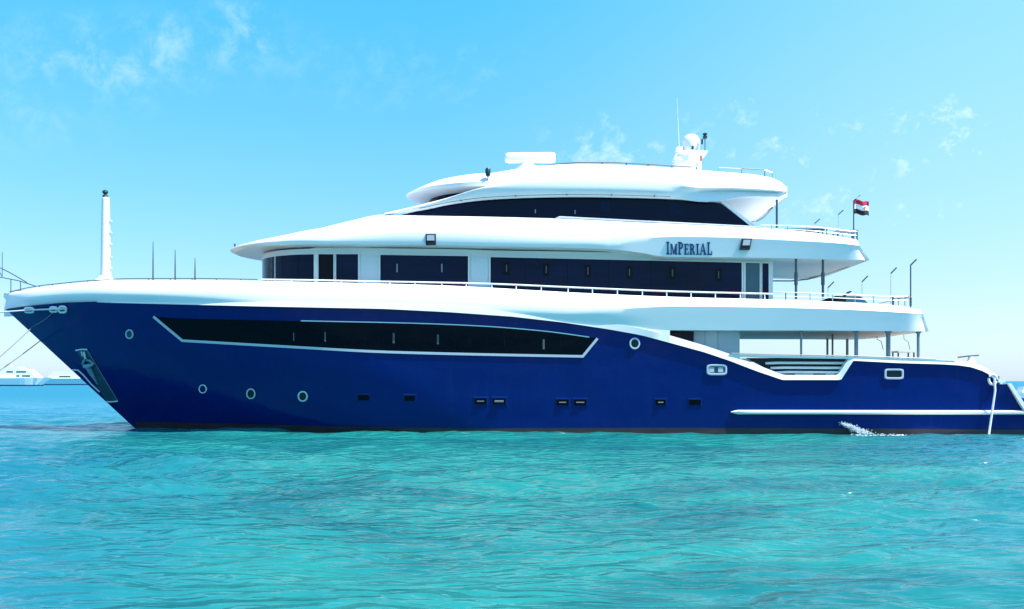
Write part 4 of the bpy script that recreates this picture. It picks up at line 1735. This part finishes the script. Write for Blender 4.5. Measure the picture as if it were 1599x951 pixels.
w_ = to_world
far_l = lambda px, py, d: ((px - CX) / F * d, d, EYE + (HZ - py) / F * d)
rope('mooring_rope', 'white rope stretched straight through the two bow fairleads', [w_(hpt(103, 482.5, .10)), w_(hpt(85, 483, .14)), w_(hpt(47, 484.6, .14)), far_l(8, 487, 44.0), far_l(-90, 489, 44.5)], 0.036, 'rope')
rope('mooring_rope', 'upper grey mooring rope slanting down from the aft bow fairlead', [w_(hpt(87, 487, .10)), w_(hpt(60, 510, .42)), far_l(-60, 608, 36)], 0.020, 'greyrope', 0.05)
rope('mooring_rope', 'lower grey mooring rope coming from behind the sharp stem', [w_((U(68, 529, .7)[0] + .5, .75, U(68, 529, .7)[2] + .3)), w_(U(63, 532, .6)), far_l(-60, 619, 38)], 0.020, 'greyrope', 0.05)
rope('mooring_rope', 'white rope hanging from the stern corner down into the sea', [w_(hpt(1551, 590, .10)), w_(hpt(1550, 610, .22)), w_(U(1544.5, 676, -4.15)), w_(U(1543.5, 690, -4.2))], 0.042, 'rope')

# anchor stowed against the pocket
ao = w_(hpt(140, 570, .10))
anc = thing('anchor', 'galvanised anchor hanging in its pocket on the bow', 'anchor', ao)


def rel(px, py, off):
    p = w_(hpt(px, py, off))
    return (p[0] - ao[0], p[1] - ao[1], p[2] - ao[2])


mb = MB()
mb.tube([rel(132, 550, .08), rel(135, 560, .10)], 0.045, 8)
mb.tube([rel(128, 549, .06), rel(130, 556, .08)], 0.03, 8)
mb.build('chain', M['soffit'], anc)
mb = MB()
mb.tube([rel(134, 562, .10), rel(131, 568, .12), rel(134, 572, .12)], 0.06, 8)
mb.tube([rel(134, 572, .12), rel(141, 572, .12), rel(147, 569, .10)], [0.10, 0.12, 0.05], 8)
mb.build('crown', M['anchor'], anc)
mb = MB()
mb.tube([rel(139, 572, .10), rel(144, 583, .09), rel(153, 600, .05)], [0.14, 0.10, 0.03], 8)
mb.build('shank', M['anchor'], anc)
mb = MB()
mb.tube([rel(137, 562, .09), rel(143, 564, .10), rel(148, 569, .08)], [0.05, 0.06, 0.03], 8)
mb.build('fluke', M['anchor'], anc)

# flag
fb = w_(U(1334, 334, -0.5))
fl = thing('flag', 'red, white and black striped flag fluttering from the stern staff', 'flag', fb)
mb = MB()
pa, pb = U(1334, 312, -0.5), U(1334, 334.5, -0.5)
hgt = pa[2] - pb[2]
wid = U(1358, 320, -0.5)[0] - pa[0]


def fpt(u, v):
    return (u * wid, 0.10 * math.sin(u * 7.5 + v * 1.3) * u ** .6, v * hgt - 0.09 * u + 0.035 * math.sin(u * 9))


for k, mi in ((0, 2), (1, 1), (2, 0)):
    rws = [[fpt(u, (k + w) / 3) for u in np.linspace(0, 1, 22)] for w in np.linspace(0, 1, 4)]
    mb.grid(rws, mi)
cloth = mb.build('cloth', [M['red'], M['flagwhite'], M['flagblack']], fl)
sol = cloth.modifiers.new('thickness', 'SOLIDIFY')
sol.thickness = 0.008
mb = MB()
eag = [(0, .5), (.12, .42), (.1, .3), (.3, .38), (.42, .2), (.36, -.15), (.26, -.3), (.12, -.25), (.16, -.45), (0, -.5)]
eag = eag + [(-a, c) for a, c in eag[-2:0:-1]]
pts = []
for a, c in eag:
    p = fpt(0.66 + a * .22, 0.5 + c * .27)
    pts.append((p[0], p[1] - .02, p[2]))
mb.slab(pts, 0.006)
mb.build('emblem', M['gold'], fl, smooth=False)

# green covered boat on the upper deck, with a dark seat on top
q0 = U(1306, 474, -2.6)
gb = thing('covered_bathing_pool', 'low dark green canvas covered mound with teal side panel on the upper deck', 'covered tub', w_((q0[0], -2.6, 4.72)), -TH)
mb = MB()
xl, xr = U(1268, 474, -2.6)[0] - q0[0], U(1344, 474, -2.6)[0] - q0[0]
z1 = U(1306, 464.5, -2.6)[2] - 4.72
sec = [(-1.0, -.9, 0), (-1.0, .9, 0), (-.45, .75, 1), (-.45, -.75, 1)]
h2 = (xr - xl) / 2
cx_ = (xl + xr) / 2
mb.grid([[(cx_ - h2, -.9, z1 - .32), (cx_ - h2 * .25, -.75, z1), (cx_ + h2 * .75, -.75, z1 - .02), (cx_ + h2, -.9, z1 - .3)],
         [(cx_ - h2, .9, z1 - .32), (cx_ - h2 * .25, .75, z1), (cx_ + h2 * .75, .75, z1 - .02), (cx_ + h2, .9, z1 - .3)]])
for s in (-1, 1):
    mb.add([(cx_ - h2, .9 * s, z1 - .32), (cx_ - h2 * .25, .75 * s, z1), (cx_ + h2 * .75, .75 * s, z1 - .02), (cx_ + h2, .9 * s, z1 - .3), (cx_ + h2, .9 * s, 0), (cx_ - h2, .9 * s, 0)], [[0, 1, 2, 3, 4, 5]])
mb.build('canvas_cover', M['green'], gb, smooth=False)
mb = MB()
mb.slab([(cx_ + h2 * .12, -.94, z1 - .06), (cx_ + h2 * .78, -.94, z1 - .08), (cx_ + h2 * .98, -.94, z1 - .31), (cx_ + h2 * .98, -.94, .02), (cx_ + h2 * .12, -.94, .02)], 0.03)
mb.build('side_panel', M['tealcloth'], gb, smooth=False)
mb = MB()
mb.box((cx_, 0, .05), (h2 * 2 + .1, 1.9, .1))
mb.build('base', M['trim'], gb, smooth=False)
dc = thing('deck_chair', 'small dark deck chair standing behind the green canvas mound', 'chair', w_((U(1322, 464, -1.4)[0], -1.4, 4.75)), -TH)
mb = MB()
zz = U(1322, 463, -1.4)[2] - 4.75
mb.box((0, 0, zz - .06), (.5, .45, .06))
mb.build('seat', M['dark'], dc, smooth=False)
mb = MB()
mb.add([(-.22, -.22, zz - .04), (-.22, .22, zz - .04), (.1, .22, zz + .22), (.1, -.22, zz + .22), (-.16, -.22, zz - .04), (-.16, .22, zz - .04), (.16, .22, zz + .2), (.16, -.22, zz + .2)],
       [[0, 1, 2, 3], [7, 6, 5, 4], [0, 4, 5, 1], [1, 5, 6, 2], [2, 6, 7, 3], [3, 7, 4, 0]])
mb.build('backrest', M['dark'], dc, smooth=False)
for sx_ in (-1, 1):
    for sy_ in (-1, 1):
        mb = MB()
        mb.tube([(sx_ * .22, sy_ * .2, 0.0), (sx_ * .2, sy_ * .2, zz - .08)], 0.02, 6)
        mb.build('leg', M['darksteel'], dc)

# table and low sofa on the bridge deck aft
def table(label, px0, px1, py, y, zf, m_top, group=None):
    a, c = U(px0, py, y), U(px1, py, y)
    t = thing('deck_table', label, 'table', w_(((a[0] + c[0]) / 2, y, zf)), -TH, group)
    h = a[2] - zf
    w = c[0] - a[0]
    mb = MB()
    mb.box((0, 0, h), (w, .8, .07))
    mb.build('table_top', m_top, t, smooth=False)
    for s in (-1, 1):
        for r in (-1, 1):
            mb = MB()
            mb.tube([(s * w * .45, r * .33, 0), (s * w * .45, r * .33, h - .03)], 0.035, 6)
            mb.build('leg', M['darksteel'], t)
    return t


table('long dark topped table behind the rail of the bridge deck', 1222, 1284, 360.5, -2.4, 7.75, M['greenlamp'])
table('short dark topped table near the flag on the bridge deck', 1303, 1336, 362.5, -1.6, 7.72, M['grey'])
table('white table on the open main deck aft, between the pillars', 1397, 1424, 549.5, -0.6, 2.03, M['trim'])

# davit at the stern of the main deck
q = U(1512, 566, -2.6)
dv = thing('davit', 'small dark crane bar on a white post at the stern', 'davit', w_((q[0], -2.6, 2.03)), -TH)
mb = MB()
zz = U(1512, 556, -2.6)[2] - 2.03
mb.lathe((0.1, 0, 0), [(.22, 0), (.2, zz * .75), (.12, zz * .85), (.1, zz - .03)], 12)
mb.build('post', M['trim'], dv)
mb = MB()
mb.tube([(-.42, 0, zz - .05), (0, 0, zz), (.42, 0, zz + .03)], 0.03, 8)
mb.build('boom', M['darksteel'], dv)

# water pouring from the exhaust
mb = MB()
o0 = w_(hpt(1310, 661, .05))
for i in range(620):                        # spray falling from the outlet into the sea
    t = rng.random() ** 0.8
    drop = o0[2] + 0.13
    w_s = 0.03 + 0.13 * t
    c = (0.05 + 0.92 * t + rng.normal(0, w_s), -0.05 - 0.34 * t + rng.normal(0, w_s * .6), 0.02 - drop * t ** 1.15 + rng.normal(0, 0.03 + .02 * t))
    q_ = 0.007 + 0.016 * rng.random()
    mb.lathe(c, [(q_ * .4, -q_ * 1.3), (q_, 0), (q_ * .4, q_ * 1.3)], 5)
for i in range(90):                         # churned patch where it lands
    c = (0.4 + 2.6 * rng.random() ** 2, -0.25 - 0.75 * rng.random(), -o0[2] - 0.125 + rng.normal(0, .02))
    q_ = 0.01 + 0.028 * rng.random()
    mb.lathe(c, [(q_ * .5, -q_ * .3), (q_ * 1.5, 0), (q_ * .5, q_ * .35)], 7)
sp = mb.build('exhaust_splash', M['foam'], origin=None)
sp.location = o0
tag(sp, 'white water splashing out of the hull near the stern', 'splash', kind='stuff')

# ------------------------------------------------------------------ far boats
def far_boat(name, label, px0, px1, py_keel, d, hullm, tiers, bow_right=True, hull_h=14):
    k = d / F
    z0 = 0.0
    cx_ = ((px0 + px1) / 2 - CX) * k
    Lh = (px1 - px0) * k
    t = thing(name, label, 'boat', (cx_, d, 0))
    hh = hull_h * k
    mb = MB()
    bw = Lh * .11
    prof = []
    for u in np.linspace(-1, 1, 15):
        bb = bw * (1 - max(0, (u - .2) / .8) ** 2.2)
        rake = 0.16 * Lh / 2 * max(0, u) ** 3
        prof.append((u * Lh / 2, bb, rake))
    rws = []
    for s, wv in ((0, .75), (1, 1)):
        rws.append([(p[0] - (p[2] if not s else 0) * 1.6, -p[1] * wv, (hh + .12 * hh * max(0, p[0] / Lh)) * s - (0.3 if not s else 0)) for p in prof])
    up = rws
    dn = [[(p[0], -p[1], p[2]) for p in r] for r in rws]
    mb.grid(up)
    mb.grid(dn)
    mb.grid([up[1], dn[1]])
    mb.grid([[r[0] for r in up], [r[0] for r in dn]])
    mb.build('hull', hullm, t, smooth=False)
    mb = MB()
    for s_ in (-1, 1):
        mb.grid([[(p[0] - p[2] * 1.45, s_ * (p[1] * .78 + .06), -0.3) for p in prof], [(p[0] - p[2] * 1.3, s_ * (p[1] * .80 + .06), 0.42) for p in prof]])
    mb.build('boot_stripe', M['letter'], t, smooth=False)
    z = hh
    for (a, c, h, win) in tiers:
        mb = MB()
        h_ = h * k
        x0_, x1_ = a * Lh, c * Lh
        b_ = bw * .75
        mb.add([(x0_, -b_, z), (x1_, -b_, z), (x1_, b_, z), (x0_, b_, z), (x0_ + h_ * .3, -b_, z + h_), (x1_ - h_ * 1.3, -b_, z + h_), (x1_ - h_ * 1.3, b_, z + h_), (x0_ + h_ * .3, b_, z + h_)],
               [[3, 2, 1, 0], [4, 5, 6, 7], [0, 1, 5, 4], [1, 2, 6, 5], [2, 3, 7, 6], [3, 0, 4, 7]])
        s = mb.build('cabin', M['farwhite'], t, smooth=False)
        for (wa, wb) in win:
            mb = MB()
            mb.box(((wa + wb) / 2 * Lh, -b_ - .02, z + h_ * .45), ((wb - wa) * Lh, .08, h_ * .32))
            mb.build('window', M['dark'], s, smooth=False)
        z += h_
    mb = MB()
    mb.tube([(0, 0, z), (0, 0, z + 5 * k)], .12, 6)
    mb.build('mast', M['farwhite'], t)
    return t


far_boat('motor_boat', 'far white motor boat floating left of the dark bow', -45, 81, 602, 420, M['farwhite'],
         [(-.30, .36, 7, [(.10, .14), (.17, .27)]), (-.25, .30, 6, [(-.02, .06), (.10, .22)]), (-.12, .16, 4, [])], hull_h=12)
far_boat('motor_boat', 'far pale boat with turquoise tinted hull, mostly hidden behind the dark stem', 62, 178, 602, 520, M['fargreen'],
         [(-.35, .2, 6, [(-.2, -.05)]), (-.3, .1, 5, [])], hull_h=10)

# small white boat beyond the stern
far_boat('speedboat', 'small white speedboat at the right edge beyond the stern', 1583, 1690, 626, 104, M['farwhite'], [(-.42, .30, 9, [(-.30, .05)])], hull_h=12)
